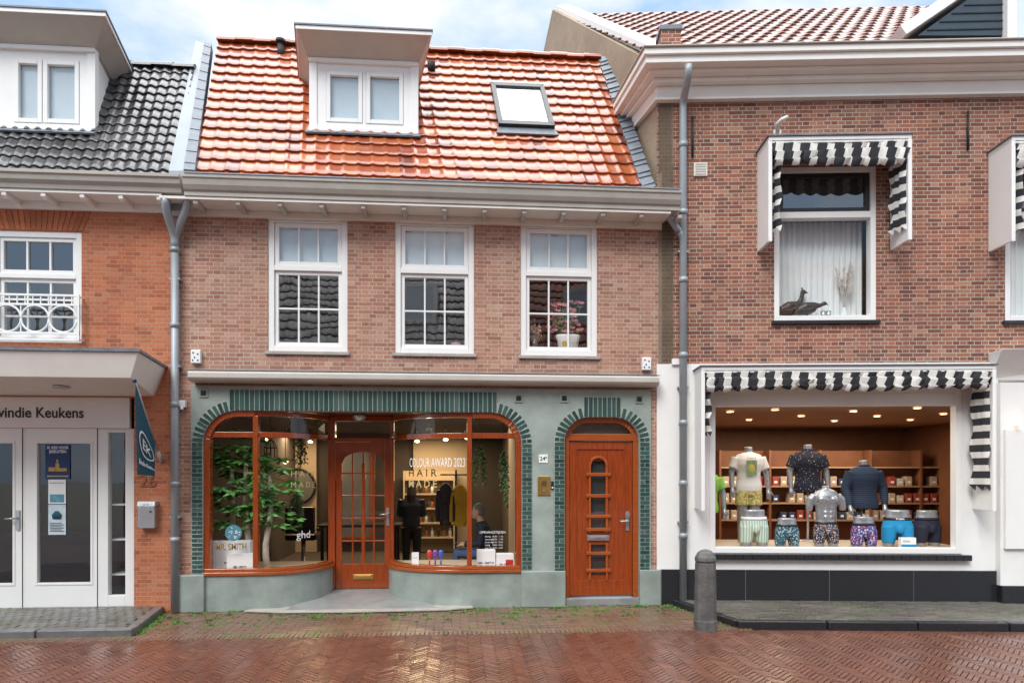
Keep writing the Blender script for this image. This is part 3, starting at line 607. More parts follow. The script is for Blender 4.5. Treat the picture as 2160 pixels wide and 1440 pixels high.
# downpipes of the row
def pipe(mb,pts,r=.048):
    P=[Vector(p) for p in pts]; Q=[]
    for i,p in enumerate(P):
        if 0<i<len(P)-1:
            for t in (0,.25,.5,.75,1):
                a=p.lerp(P[i-1],min(.5,.1/(p-P[i-1]).length)); b=p.lerp(P[i+1],min(.5,.1/(p-P[i+1]).length))
                Q.append(a*(1-t)**2+p*2*t*(1-t)+b*t*t)
        else: Q.append(p)
    mb.tube(Q,r,12)
px=MF.x(369,-.08); dp=MB(); pipe(dp,[(px,-.08,.02),(px,-.08,4.85)]); pipe(dp,[(MF.x(398,-.3),-.33,5.16),(MF.x(394,-.25),-.25,5.05),(px,-.08,4.75),(px,-.08,4.6)]); pipe(dp,[(MF.x(352,-.3),-.33,5.14),(MF.x(352,-.25),-.28,5.0),(px,-.08,4.75),(px,-.08,4.6)],.052)
for z in (.9,1.6,2.6,3.6,4.55): dp.tube([(px,-.08,z),(px,-.08,z+.06)],.058,12)
for z in (1.2,3.1,4.2): dp.box(px-.065,px+.065,-.1,0,z,z+.025)
dp.build('downpipe',K['pipe'],mid)
# salon room
sx_l,sx_r=XL-.15,XR+.1
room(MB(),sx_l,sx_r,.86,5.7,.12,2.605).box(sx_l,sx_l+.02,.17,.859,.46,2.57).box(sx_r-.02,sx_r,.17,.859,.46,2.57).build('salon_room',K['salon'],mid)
MB().box(MF.x(872,5.6),MF.x(985,5.6),5.55,5.66,.13,2.59).build('salon_lit_tone_panel',K['warmw'],mid)  # pale panel before the dark rear wall; lit look put into its colour
MB().box(MF.x(565,5.6),MF.x(668,5.6),5.55,5.66,.13,2.59).build('salon_lit_tone_panel',K['warmw'],mid)  # second pale panel, warm glow behind the tree put into the colour
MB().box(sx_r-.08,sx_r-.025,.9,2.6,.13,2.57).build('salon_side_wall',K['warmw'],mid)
def sbay(P,u):   # arclength on a bay path seen at column u
    best=None; s=0
    for i in range(len(P)-1):
        a=Vector(P[i]);b=Vector(P[i+1]);L=(b-a).length
        for k in range(20):
            q=a.lerp(b,k/20); wx=q.x+MF.ox; wy=q.y+D
            uu=U0+F*(wx*CA-wy*SA)/(wx*SA+wy*CA)
            if best is None or abs(uu-u)<best[0]: best=(abs(uu-u),s+L*k/20,q)
        s+=L
    return best
def bmap(P,s0,z0,off=.012):
    def fn(a,b):
        s=s0+a; i=0
        while i<len(P)-2:
            L=(Vector(P[i+1])-Vector(P[i])).length
            if s<=L: break
            s-=L; i+=1
        A_=Vector(P[i]);B_=Vector(P[i+1]); t=(B_-A_).normalized(); q=A_+t*s+Vector((t.y,-t.x))*off
        return (q.x,q.y,z0+b)
    return fn
PL,PR=bayL(40),bayR(40)
def bz(P,u,v): q=sbay(P,u); return MF.z(u,v,q[2].y)
def sb_(P,u): return sbay(P,u)[1]
text('window_lettering','COLOUR AWARD 2023',.118,K['wtxt'],mid,bmap(PR,sb_(PR,982),bz(PR,960,984)),'RIGHT',bold=.004,fit=sb_(PR,982)-sb_(PR,866))
for s,v,k in (('H A I R',1004,'goldk'),('M A D E',1027,'goldp')):
    text('window_lettering',s,.095,K[k],mid,bmap(PR,sb_(PR,863),bz(PR,890,v)),'LEFT',bold=.02,fit=sb_(PR,921)-sb_(PR,863))
    text('window_lettering',s,.07,K['goldp'],mid,bmap(PL,sb_(PL,612),bz(PL,640,v)),'LEFT',bold=.0,fit=sb_(PL,662)-sb_(PL,612))
text('window_lettering','ghd',.10,K['wtxt'],mid,bmap(PL,sb_(PL,640),bz(PL,640,1134)),'CENTER')
text('window_lettering','MR. SMITH',.082,K['goldd'],mid,bmap(PL,sb_(PL,455),bz(PL,490,1159)),'LEFT',bold=.03,fit=sb_(PL,522)-sb_(PL,455))
text('opening_hours','OPENINGSTIJDEN',.03,K['wtxt'],mid,bmap(PR,sb_(PR,1040),bz(PR,1040,1124)),'CENTER')
for i,(a,b) in enumerate((('dinsdag','09.00 - 17.30'),('woensdag','09.00 - 17.30'),('donderdag','09.00 - 20.00'),('vrijdag','09.00 - 20.00'),('zaterdag','08.00 - 16.00'))):
    text('opening_hours',a,.018,K['wtxt'],mid,bmap(PR,sb_(PR,1021),bz(PR,1040,1132+6*i)),'LEFT')
    text('opening_hours',b,.018,K['wtxt'],mid,bmap(PR,sb_(PR,1060),bz(PR,1040,1132+6*i)),'RIGHT')
fn=bmap(PL,sb_(PL,491),bz(PL,491,1123)); dd=MB(); dd.add([fn(.105*math.cos(2*PI*i/28),.105*math.sin(2*PI*i/28)) for i in range(28)],[tuple(range(28))]); stk=dd.build('round_sticker',mat('teal_sticker',(.08,.24,.30),.5),mid)
fn2=bmap(PL,sb_(PL,491),bz(PL,491,1123),.0135); dd=MB()
for i in range(16):
    g=rnd.uniform(0,6.28); rr=rnd.uniform(.02,.085); cx_,cy_=rr*math.cos(g),rr*math.sin(g)
    dd.add([fn2(cx_+.018*math.cos(g+.6),cy_+.018*math.sin(g+.6)),fn2(cx_+.006*math.cos(g+2.2),cy_+.006*math.sin(g+2.2)),fn2(cx_-.018*math.cos(g+.6),cy_-.018*math.sin(g+.6)),fn2(cx_-.006*math.cos(g+2.2),cy_-.006*math.sin(g+2.2))],[(0,1,2,3)])
dd.build('sticker_print',K['wtxt'],stk)
# ---- things inside the salon
def mloc(u,v,off): x,z=MF.at(u,v,off); return MF.w(x,off,z)
def leaf(mb,p,d,up,L,W):
    d=d.normalized(); s=d.cross(up).normalized(); n=s.cross(d)
    mb.add([p,p+d*L*.5+s*W-n*.01,p+d*L-n*L*.15,p+d*L*.5-s*W-n*.01,p+d*L*.5+n*.008],[(0,1,4),(1,2,4),(2,3,4),(3,0,4)])
tr=thing('indoor_tree','leafy indoor tree with three pale trunks behind the left curved shop window','tree',MF.w(MF.x(530,.45),.45,.495))
ox_=MF.x(530,.45); cr=MB(); 
for (u0_,u1_,vt) in ((497,488,985),(522,516,940),(562,572,1000)):
    xb_,xt=MF.x(u0_,.45)-ox_,MF.x(u1_,.45)-ox_; zt_=MF.z(u1_,vt,.45)-.495
    pts=[Vector((xb_+(xt-xb_)*t+.02*math.sin(t*9+u0_),.03*math.sin(t*5+u0_),zt_*t)) for t in [i/8 for i in range(9)]]
    MB().tube(pts,[.046-.02*i/8 for i in range(9)],8).build('trunk',K['birch'],tr)
    for i in range(36):
        t=rnd.uniform(.40,1.12); b_=Vector((xb_+(xt-xb_)*t,0,zt_*t)); g=rnd.uniform(0,6.28); rr=rnd.uniform(.08,.36)
        c_=b_+Vector((math.cos(g)*rr,math.sin(g)*rr*.6,rnd.uniform(-.08,.14))); c_.y=max(c_.y,-.2); cr.tube([b_,c_],.004,5)
        for k in range(7):
            h=6.28*k/7+g; leaf(cr,c_,Vector((math.cos(h),math.sin(h)*.7-.15,rnd.uniform(-.45,.3))),Vector((0,-.5,1)),rnd.uniform(.12,.19),.036)
for i in range(len(cr.v)): 
    if cr.v[i][1]<-.34: cr.v[i]=(cr.v[i][0],-.34,cr.v[i][2])
cr.build('crown',K['leaf'],tr)
def vine(label,u,v0,v1,off,ns,sp):
    x,z0=MF.at(u,v0,off); z1=MF.z(u,v1,off); t=thing('hanging_plant',label,'plant',MF.w(x,off,z1)); m=MB(); Lh=z0-z1
    st_=MB()
    for i in range(ns):
        gx,gy=rnd.uniform(-sp,sp),rnd.uniform(-sp,sp); LL=Lh*rnd.uniform(.55,1)
        pts=[Vector((gx*min(1,.3+2*k/8),gy,Lh-LL*k/8)) for k in range(9)]; st_.tube(pts,.003,4)
        for k in range(int(LL/.018)):
            p=pts[min(8,int(k/(LL/.018)*8))]+Vector((rnd.uniform(-.02,.02),rnd.uniform(-.02,.02),rnd.uniform(-.05,.05))); g=rnd.uniform(0,6.28)
            leaf(m,p,Vector((math.cos(g),math.sin(g),-.6)),Vector((0,0,1)),.05,.012)
    st_.tube([(0,0,Lh),(0,0,2.56-z1)],.003,4); m.build('leaves',K['leaf2'],t); st_.build('stems',K['leaf2'],t)
vine('trailing green plant hanging left of a longer one behind the right shop pane',1012,945,1032,.5,9,.08)
vine('longer trailing plant hanging by the right edge of the curved shopfront',1062,955,1075,.4,8,.05)
vine('trailing plant hanging high in the left bay beside the shop door',632,925,1000,.75,8,.08)
vine('grassy hanging plant low behind the left curved glass',628,1040,1125,.9,12,.09)
bc=thing('birdcage','black wire birdcage hanging above the indoor tree','birdcage',mloc(571,968,.8)); g=MB()
for i in range(10):
    a=6.28*i/10; g.tube([(.09*math.cos(a),.09*math.sin(a),0),(.09*math.cos(a),.09*math.sin(a),.16),(.05*math.cos(a),.05*math.sin(a),.24),(0,0,.28)],.004,5)
for z in (0,.16): g.tube([(.09*math.cos(6.28*i/16),.09*math.sin(6.28*i/16),z) for i in range(17)],.005,5)
g.build('wire_cage',K['iron'],bc); MB().tube([(0,0,.27),(0,0,.6)],.003,4).build('chain',K['iron'],bc)
def carton(label,u0,u1,v0,v1,off,txt=None,ts=.028,red=False,dep=.15):
    x0,zt_=MF.at(u0,v0,off); x1,_=MF.at(u1,v0,off); zb_=.495; t=thing('product_carton',label,'box',MF.w((x0+x1)/2,off,zb_)); hw=(x1-x0)/2; hh=zt_-zb_
    MB().box(-hw,hw,0,dep,0,hh).build('carton',K['paper'],t,.004)
    MB().box(-hw+.003,hw-.003,.003,dep-.003,hh,hh+.002).build('lid',K['paper'],t)
    if txt: text('carton_text',txt,ts,K['ink'],t,lambda a,b:(a,-.003,hh*.22+b),sx=1.2,bold=.02)
    if red: MB().box(hw-.11,hw-.01,-.003,0,hh*.25,hh*.6).build('red_label',K['red'],t)
carton('tall white carton under the gold lettering at the far left of the shop window',447,528,1141,1198,.26,'MR. SMITH',.022)
carton('low white carton in front of the indoor tree trunks',478,534,1168,1198,.12,'MR. SMITH',.02,dep=.12)
carton('tall white carton at the right end of the shop window',1006,1045,1160,1200,.2,'MR. SMITH',.026)
carton('white carton with red label in the right corner of the shop window',1047,1084,1168,1200,.15,'MR. SMITH',.018,True)
pq=thing('small_plaque','small white card standing on the right curved window ledge','card',mloc(876,1190,.55)); MB().box(-.05,.05,0,.015,0,.17).build('card',K['paper'],pq,.003); text('card_text','gevonden',.012,K['ink'],pq,lambda a,b:(a,-.002,.09+b))
for (u,cn,col) in ((906,'red',(.6,.05,.05)),(918,'purple',(.22,.06,.35)),(930,'blue',(.05,.12,.45))):
    b=thing('hairbrush',cn+' hairbrush standing upright on the right window ledge','hairbrush',mloc(u,1190,.42)); k=mat(cn+'_plastic',col,.3)
    MB().loft([(0,0,0,.012,.012),(0,0,.09,.009,.009)],10).build('handle',k,b); MB().loft([(0,0,.09,.012,.01),(0,0,.11,.032,.014),(0,0,.17,.036,.014),(0,0,.20,.02,.01)],14).build('head',k,b)
# shelf with bottles
sh=thing('product_shelf','lit wall shelf of hair products at the back of the salon','shelf',MF.w(MF.x(905,5.2),5.2,.125)); g=MB()
W_=.5
for z in (.3,.6,.9,1.2,1.5): g.box(-W_,W_,0,.25,z,z+.03)
g.build('boards',K['warmw'],sh)
for sx in (-W_-.03,W_): MB().box(sx,sx+.03,0,.26,0,1.7).build('side',K['warmw'],sh)
MB().box(-W_,W_,.26,.28,0,1.7).build('back_panel',K['warmw'],sh)
bm=[mat('bottle_%s'%n,c,.3) for n,c in (('amber',(.35,.12,.03)),('white',(.7,.7,.68)),('black',(.03,.03,.03)))]
bts=[]
for k in range(3):
    b=thing('product_bottle','small hair product bottle on the lit shelves at the back of the salon','bottle',(0,0,-5),0,'bottles on the salon shelf'); MB().loft([(0,0,0,.032,.032),(0,0,.12,.032,.032),(0,0,.14,.014,.014)],12).build('bottle',bm[k],b); MB().loft([(0,0,.14,.016,.016),(0,0,.18,.016,.016)],10).build('cap',bm[2-k],b); bts.append([b,False])
for zi,z in enumerate((.33,.63,.93,1.23)):
    for i in range(8):
        k=(i+zi)%3 if rnd.random()<.7 else rnd.randrange(3); loc=MF.w(MF.x(905,5.2)-.43+i*.123,5.3,.125+z)
        if not bts[k][1]: bts[k][0].location=loc; bts[k][1]=True
        else: dup(bts[k][0],loc)
# lamps
def spot(label,loc,r=.06,group=None,m='lamp',name='ceiling_spot'):
    t=thing(name,label,'lamp',loc,0,group); MB().loft([(0,0,0,r,r),(0,0,.012,r*.98,r*.98)],18).build('lens',K[m],t)
    g=MB()
    for i in range(18):
        a,b=6.283*i/18,6.283*(i+1)/18; ro=r*1.22
        g.hexa([(r*math.cos(a),r*math.sin(a),-.004),(r*math.cos(b),r*math.sin(b),-.004),(ro*math.cos(b),ro*math.sin(b),-.004),(ro*math.cos(a),ro*math.sin(a),-.004)]+[(r*math.cos(a),r*math.sin(a),.012),(r*math.cos(b),r*math.sin(b),.012),(ro*math.cos(b),ro*math.sin(b),.012),(ro*math.cos(a),ro*math.sin(a),.012)])
    g.build('trim_ring',K['steel'],t); return t
first=None
for u,off in ((612,2.4),(905,2.0),(940,3.2),(560,3.4),(880,3.8),(655,4.2),(985,2.6)): 
    x=MF.x(u,off); loc=MF.w(x,off,2.42)
    if first is None:
        t=first=thing('track_spot','black track spotlight shining under the salon ceiling','lamp',loc,0,'salon track spots'); MB().tube([(0,0,.18),(0,0,.06)],.01,6).build('stem',K['iron'],t); MB().loft([(0,0,-.05,.05,.05),(0,0,.06,.045,.045),(0,0,.07,.02,.02)],14).build('housing',K['iron'],t); MB().ell((0,-.01,-.05),.045,.05,.03,12,6).build('bulb',K['lamp'],t)
    else: dup(first,loc)
gl=thing('globe_lamp','small warm globe lamp glowing behind the left curved glass','lamp',MF.w(MF.x(602,3.2),3.2,1.93)); MB().ell((0,0,.05),.05,.05,.05).build('globe',K['lampw'],gl); MB().tube([(0,0,.1),(0,0,.66)],.006,5).build('cord',K['iron'],gl)
tb=thing('salon_table','dark table inside the salon behind the glazed door','table',MF.w(MF.x(762,3.2),3.2,.125)); MB().box(-.7,.7,-.35,.35,.72,.76).build('table_top',K['black'],tb)
for sx in (-.62,.62):
    for sy in (-.28,.28): MB().box(sx-.025,sx+.025,sy-.025,sy+.025,0,.72).build('leg',K['black'],tb)
mir=thing('salon_mirror','tall framed mirror on the rear wall seen through the shop door','mirror',MF.w(MF.x(740,5.5),5.5,.4)); MB().frame(-.45,.45,0,1.9,.05,0,.05).build('mirror_frame',K['woodh'],mir); MB().box(-.4,.4,.03,.04,.05,1.85).build('mirror_glass',K['steel'],mir)
mr2=thing('round_mirror','round lit mirror on the salon wall behind the indoor tree','mirror',MF.w(MF.x(625,5.4),5.5,1.5)); MB().tube([(.36*math.cos(6.2832*i/32),0,.36*math.sin(6.2832*i/32)) for i in range(33)],.025,8).build('mirror_frame',K['black'],mr2); MB().add([(.35*math.cos(6.2832*i/32),.01,.35*math.sin(6.2832*i/32)) for i in range(32)],[tuple(range(32))]).build('mirror_glass',K['steel'],mr2)
ch=thing('salon_chair','black salon chair in front of the round mirror','chair',MF.w(MF.x(640,3.6),3.6,.125)); MB().box(-.27,.27,-.25,.25,.45,.56).build('seat',K['black'],ch,.03); MB().box(-.26,.26,-.30,-.22,.58,1.05).build('backrest',K['black'],ch,.03)
for k in (-1,1): MB().box(k*.30-.03,k*.30+.03,-.22,.2,.62,.68).build('armrest',K['black'],ch,.015)
MB().tube([(0,0,.03),(0,0,.45)],.04).build('column',K['steel'],ch); MB().loft([(0,0,0,.28,.28),(0,0,.03,.25,.25)]).build('base',K['steel'],ch)
ct=thing('coat_rack','black coat rack holding a yellow coat in the salon','rack',MF.w(MF.x(962,1.9),1.9,.125)); MB().tube([(0,0,0),(0,0,1.7)],.015,8).tube([(-.25,0,1.62),(.25,0,1.62)],.012,8).tube([(-.2,0,.01),(.2,0,.01)],.015,8).tube([(0,-.2,.01),(0,.2,.01)],.015,8).build('stand',K['iron'],ct)
def coat(label,u,z,m,s,name):
    t=thing(name,label,'coat',MF.w(MF.x(u,1.85),1.85,z)); g=MB().loft([(0,0,0,.13,.06),(0,0,.1,.15,.08),(.0,0,.3,.14,.08),(0,0,.5,.17,.07),(0,0,.60,.13,.055),(0,0,.66,.05,.045)],20).tube([(-.15,0,.55),(-.19,-.02,.3),(-.18,-.04,.06)],[.055,.052,.045]).tube([(.15,0,.55),(.19,-.02,.3),(.18,-.04,.06)],[.055,.052,.045])
    g.v=[(x*s,y*s,q) for x,y,q in g.v]; g.build('coat_body',m,t,remesh=.012)
    for i in range(4): MB().tube([(.10*s*math.cos(6.28*k/12),.062*s*math.sin(6.28*k/12)-.012,.1+i*.12) for k in range(13)],.012,6).build('quilting_band',m,t)
coat('mustard yellow padded coat hanging on the salon rack',970,.93,K['yellow'],.75,'yellow_coat')
coat('black coat hanging on the salon rack beside the yellow one',940,.95,K['black'],.7,'black_coat')
# ---- people
def hand(mb,p,d,up):
    d=Vector(d).normalized(); up=Vector(up).normalized(); s=d.cross(up).normalized(); p=Vector(p)
    mb.tube([p-d*.02,p+d*.04,p+d*.085],[.026,.036,.034],10)
    for i,L in enumerate((.065,.075,.07,.055)):
        b=p+d*.08+s*(-.028+.019*i); mb.tube([b,b+d*L*.5-up*.006,b+d*L*.85-up*.025],[.0105,.010,.008],7)
    b=p+d*.03-s*.03; mb.tube([b,b-s*.03+d*.03,b-s*.035+d*.06-up*.01],[.012,.011,.009],7)
def head(mb,c,f):
    c=Vector(c); f=Vector(f).normalized(); s=Vector((-f.y,f.x,0)); 
    mb.ell(c+Vector((0,0,.02)),.078,.078,.105); mb.ell(c+f*.03+Vector((0,0,-.02)),.062,.062,.09); mb.ell(c+f*.045+Vector((0,0,-.075)),.04,.04,.035)
    mb.tube([c+f*.085+Vector((0,0,.02)),c+f*.112+Vector((0,0,-.015)),c+f*.09+Vector((0,0,-.022))],[.010,.016,.012],8)
    for k in (-1,1): mb.ell(c+s*.08*k+Vector((0,0,-.005)),.016,.016,.03)
    mb.tube([c+f*.09-s*.022+Vector((0,0,-.05)),c+f*.093+Vector((0,0,-.05)),c+f*.09+s*.022+Vector((0,0,-.05))],.008,6)
def person(root,J,topm,botm,hairm,hf,long_hair=False):
    J={k:Vector(v) for k,v in J.items()}; b=MB(); tp=MB(); bt=MB()
    sd=(J['hr']-J['hl'])*.42; cs=(J['sr']-J['sl'])*.28
    for m,g in ((b,0),(tp,.012)):
        for k in (-1,0,1):
            m.tube([J['pel']+sd*k*.5,J['waist']+sd*k*.45,J['chest']+cs*k*.8,J['neck']-Vector((0,0,.05))+cs*k*.6],[.105+g,.10+g,.105+g,.06+g],12)
        for e in 'lr':
            m.tube([J['s'+e],J['e'+e],J['w'+e]],[.055+g,.045+g,.03+g],10)
    b.tube([J['neck']-Vector((0,0,.05)),J['head']],[.052,.05],10)
    for m,g in ((b,0),(bt,.012)):
        for e in 'lr': m.tube([J['h'+e],J['k'+e],J['a'+e]],[.085+g,.058+g,.042+g],12)
        m.tube([J['hl'],J['hr']],.09+g,12)
    for e in 'lr': hand(b,J['w'+e],J['w'+e]-J['e'+e],(0,0,1))
    head(b,J['head'],hf); b.build('body',K['skin'],root,remesh=.009)
    tp.build('sweater',topm,root,remesh=.012); bt.build('trousers',botm,root,remesh=.012)
    f=Vector(hf); c=J['head']; h=MB(); h.ell(c-f*.018+Vector((0,0,.05)),.086,.088,.088); h.ell(c-f*.04+Vector((0,0,.0)),.074,.076,.08)
    if long_hair: h.tube([c-f*.05+Vector((0,0,.05)),c-f*.075+Vector((0,0,-.1)),c-f*.085+Vector((0,0,-.3))],[.07,.085,.05],12)
    h.build('hair',hairm,root,remesh=.009)
    s=Vector((-f.y,f.x,0))
    for k in (-1,1): MB().ell(c+f*.083+s*.03*k+Vector((0,0,.022)),.009,.009,.007,8,6).build('eye',K['black'],root)
    for e in 'lr': MB().tube([J['a'+e]+Vector((0,0,-.02)),J['a'+e]+Vector((0,0,-.045))+f*.06,J['a'+e]+Vector((0,0,-.055))+f*.17],[.05,.045,.033],10).build('shoe',K['black'],root,remesh=.01)
sp_=thing('person','person in dark sweater and jeans sitting in the shop window with a phone','person',MF.w(MF.x(1018,1.35),1.35,.125),0)
person(sp_,dict(pel=(.06,0,.42),waist=(.05,0,.58),chest=(.0,0,.80),neck=(-.03,0,.97),head=(-.075,0,1.06),sl=(-.01,-.17,.87),sr=(-.01,.17,.87),el=(-.05,-.21,.60),er=(-.05,.21,.60),wl=(-.27,-.09,.57),wr=(-.27,.09,.57),hl=(.03,-.09,.42),hr=(.03,.09,.42),kl=(-.40,-.13,.44),kr=(-.40,.13,.44),al=(-.42,-.13,.08),ar=(-.36,.13,.08)),K['navy'],K['jean'],K['hairg'],(-1,0,0))
ph=thing('phone','small black phone held by the seated person','phone',sp_.location+Vector((-.38,0,.585))); MB().box(-.04,.04,-.035,.035,0,.009).build('case',K['black'],ph,.003); MB().box(-.036,.036,-.031,.031,.0095,.0105).build('screen',K['steel'],ph)
bch=thing('salon_stool','low dark stool under the seated person','stool',MF.w(MF.x(1018,1.35)+.06,1.35,.125)); MB().loft([(0,0,.26,.2,.2),(0,0,.31,.21,.21)],20).build('seat',K['black'],bch)
for k in range(4): MB().tube([(.15*math.cos(k*PI/2+.78),.15*math.sin(k*PI/2+.78),.26),(.19*math.cos(k*PI/2+.78),.19*math.sin(k*PI/2+.78),0)],.015,6).build('leg',K['iron'],bch)
s2=thing('person','long-haired person in dark clothes standing inside with their back to the street','person',MF.w(MF.x(868,2.6),2.6,.125),0)
person(s2,dict(pel=(0,0,.74),waist=(0,0,.92),chest=(0,0,1.10),neck=(0,.02,1.26),head=(0,.05,1.37),sl=(-.16,0,1.2),sr=(.16,0,1.2),el=(-.2,.03,.95),er=(.2,.03,.95),wl=(-.16,.2,.93),wr=(.16,.2,.93),hl=(-.08,0,.74),hr=(.08,0,.74),kl=(-.09,.01,.42),kr=(.09,.01,.42),al=(-.09,-.01,.075),ar=(.09,-.01,.075)),K['navy'],K['black'],K['hairb'],(0,1,0),True)
# ---- on the window sills upstairs
a,b,c,d=holes[2]; zs=c+.092
fp=thing('flower_pot','white pot of pink flowers on the sill of the right upstairs window','flower pot',MF.w(MF.x(1198,.235),.235,zs)); MB().loft([(0,0,0,.12,.08),(0,0,.17,.155,.085),(0,0,.20,.17,.09),(0,0,.23,.17,.09)],24).build('pot',K['white'],fp)
MB().ell((-.06,-.085,.1),.035,.004,.035,10,6).build('pot_motif',K['yellow'],fp)
fl=MB(); stm=MB()
for i in range(60):
    q=Vector((rnd.uniform(-.27,.18),rnd.uniform(-.07,.05),rnd.uniform(.27,.70))); stm.tube([(q.x*.3,q.y*.4,.2),(q.x*.7,q.y,q.z*.7),q],.004,4)
    for k in range(6): g=6.28*k/6; leaf(fl,q,Vector((math.cos(g),math.sin(g)*.6-.2,math.sin(g)*.6+.2)),Vector((0,-.7,.7)),rnd.uniform(.035,.055),.017)
fl.build('blossom',K['pink'],fp); stm.build('stems',K['leaf'],fp)
gv=thing('dried_flower_vase','glass jar of dried flowers left of the white flower pot','vase',MF.w(MF.x(1128,.2),.2,zs)); MB().loft([(0,0,0,.05,.05),(0,0,.10,.06,.06),(0,0,.13,.04,.04),(0,0,.16,.045,.045)],16).build('jar',K['cglass'],gv); m=MB()
for i in range(30):
    q=Vector((rnd.uniform(-.09,.09),rnd.uniform(-.05,.05),rnd.uniform(.2,.36))); m.tube([(0,0,.03),q],.002,4); m.ell(q,.014,.014,.018,6,5)
m.build('dried_flowers',K['dry'],gv)
a,b,c,d=holes[1]; cs_=thing('candle','pale candle on the left of the middle upstairs window sill','candle',MF.w(MF.x(853,.2),.2,c+.092)); MB().loft([(0,0,0,.035,.035),(0,0,.02,.035,.035),(0,0,.025,.015,.015),(0,0,.28,.013,.013)],12).build('wax',K['cream'],cs_); MB().tube([(0,0,.28),(0,0,.295)],.002,4).build('wick',K['ink'],cs_)
cp=thing('ornament_bowl','small ribbed pink bowl at the right of the middle upstairs sill','bowl',MF.w(MF.x(962,.2),.2,c+.092)); MB().loft([(0,0,0,.05,.05),(0,0,.05,.07,.07),(0,0,.08,.065,.065)],18).build('bowl',K['pink'],cp); MB().loft([(0,0,.08,.06,.06),(0,0,.085,.058,.058)],18).build('rim',K['cream'],cp)
# ================================================================= LEFT HOUSE
left=thing('corner_shop_house','orange brick house with dark tiled roof and a white showroom front','house',(LF.ox,0,0))
lx0,lx1=-3.2,LF.x(366)
wh=(LF.x(-18),LF.x(172),LF.z(80,722),LF.z(80,487)); sh_x=LF.x(283)
mb=MB(); wall(mb,lx0,lx1,0,5.16,[wh,(lx0,sh_x,-1,2.72)],0,.14); mb.build('wall',K['bleft'],left)
a,b,c,d=wh; f=MB().frame(a,b,c,d,.075,.015,.13); zt=c+(d-c)*.60; f.box(a+.075,b-.075,.012,.128,zt-.03,zt+.03); w=f.build('window',K['white'],left,.005)
x0,x1=a+.078,b-.078
s=MB().frame(x0,x1,zt+.033,d-.078,.045,.035,.085); s.bars(x0+.045,x1-.045,zt+.078,d-.123,3,1,.025,.04,.075); s.build('upper_sash',K['white'],w,.004)
s=MB().frame(x0,x1,c+.078,zt-.033,.045,.045,.1); s.bars(x0+.045,x1-.045,c+.123,zt-.078,3,3,.025,.05,.09); s.build('lower_sash',K['white'],w,.004)
MB().add([(x0+.04,.066,c+.1),(x1-.04,.066,c+.1),(x1-.04,.066,d-.1),(x0+.04,.066,d-.1)],[(0,1,2,3)]).build('pane',K['rglass'],w)
lb=MB(); n=17; cxw=(a+b)/2
for i in range(n+1):
    t0=-1+2*i/(n+1)+.012; t1=-1+2*(i+1)/(n+1)-.012; hw=(b-a)/2+.02; hw2=hw+.13
    lb.hexa([(cxw+t0*hw,-.008,d+.01),(cxw+t1*hw,-.008,d+.01),(cxw+t1*hw,.02,d+.01),(cxw+t0*hw,.02,d+.01),(cxw+t0*hw2,-.008,d+.31),(cxw+t1*hw2,-.008,d+.31),(cxw+t1*hw2,.02,d+.31),(cxw+t0*hw2,.02,d+.31)])
lb.build('lintel',K['soldl'],w)
# juliet railing
rl=MB(); yR=-.10; z1_=LF.z(80,622,yR); z2_=LF.z(80,642,yR); z3_=LF.z(80,702,yR); z4_=LF.z(80,716,yR); xa_,xb_=LF.x(-30,yR),LF.x(168,yR)
for z in (z1_,z2_,z3_,z4_): rl.box(xa_,xb_,yR-.012,yR+.012,z-.012,z+.012)
rl.box(xb_-.022,xb_,yR-.014,yR+.014,z4_,z1_); rl.box(xa_,xa_+.022,yR-.014,yR+.014,z4_,z1_)
for i in range(13): x=xa_+(xb_-xa_)*i/12; rl.box(x-.006,x+.006,yR-.006,yR+.006,z2_,z1_); 
rc=(z2_-z3_)/2-.012; 
for u in (15,74,133):
    x=LF.x(u,yR); rl.tube([(x+rc*math.cos(6.2832*i/28),yR,(z2_+z3_)/2+rc*math.sin(6.2832*i/28)) for i in range(29)],.013,8)
for u in (-12,44,104): x=LF.x(u,yR); rl.box(x-.006,x+.006,yR-.006,yR+.006,z3_,z2_)
rl.box(xb_-.02,xb_-.004,yR,.03,z1_-.02,z1_-.005); rl.box(xb_-.02,xb_-.004,yR,.03,z4_,z4_+.015)
rl.build('balcony_railing',K['white'],left)
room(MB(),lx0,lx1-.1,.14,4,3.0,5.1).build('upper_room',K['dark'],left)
MB().box(lx0,lx1,5.8,6,0,5.3).build('rear_wall',K['bleft'],left)
cxr=LF.x(379,-.44)
MB().exx([(-.44,5.39),(-.44,5.35),(-.42,5.34),(-.41,5.28),(-.37,5.24),(-.36,5.19),(0,5.19),(0,5.34),(-.1,5.37)],lx0,cxr-.01).build('gutter_cornice',K['gut'],left,.004)
so=MB().box(lx0,lx1-.01,-.34,0,5.155,5.187); so.box(lx0,lx1-.01,-.05,-.003,5.06,5.153); sof=so.build('soffit',K['cornw'],left)
for i in range(8):
    x=LF.x(332,-.3)-i*.45; MB().poly([(x,-.33,5.153),(x,-.05,5.153),(x,-.05,5.09),(x,-.15,5.10),(x,-.28,5.085),(x,-.325,5.11)],(.055,0,0)).build('bracket',K['cornw'],sof,.004)
lex=LF.x(362,-.15); nc=30
roofl=tiles('roof',left,K['tiled'],(lex-nc*.14,-.15,5.40),nc,.14,(SK,1,TAN),1.58,14,.026,pw=1.0,lip=.026)
MB().add([(lex-4.5,-.15,5.38),(lex+.02,-.15,5.38),(lex+.02+SK*1.56,1.43,7.72),(lex-4.5+SK*1.56,1.43,7.72)],[(0,1,2,3)]).add([(lex-4.5,1.43,7.72),(lex-.28,1.43,7.72),(lex-.9,5.9,5.3),(lex-4.9,5.9,5.3)],[(0,1,2,3)]).build('roof_boarding',K['tiled'],roofl)
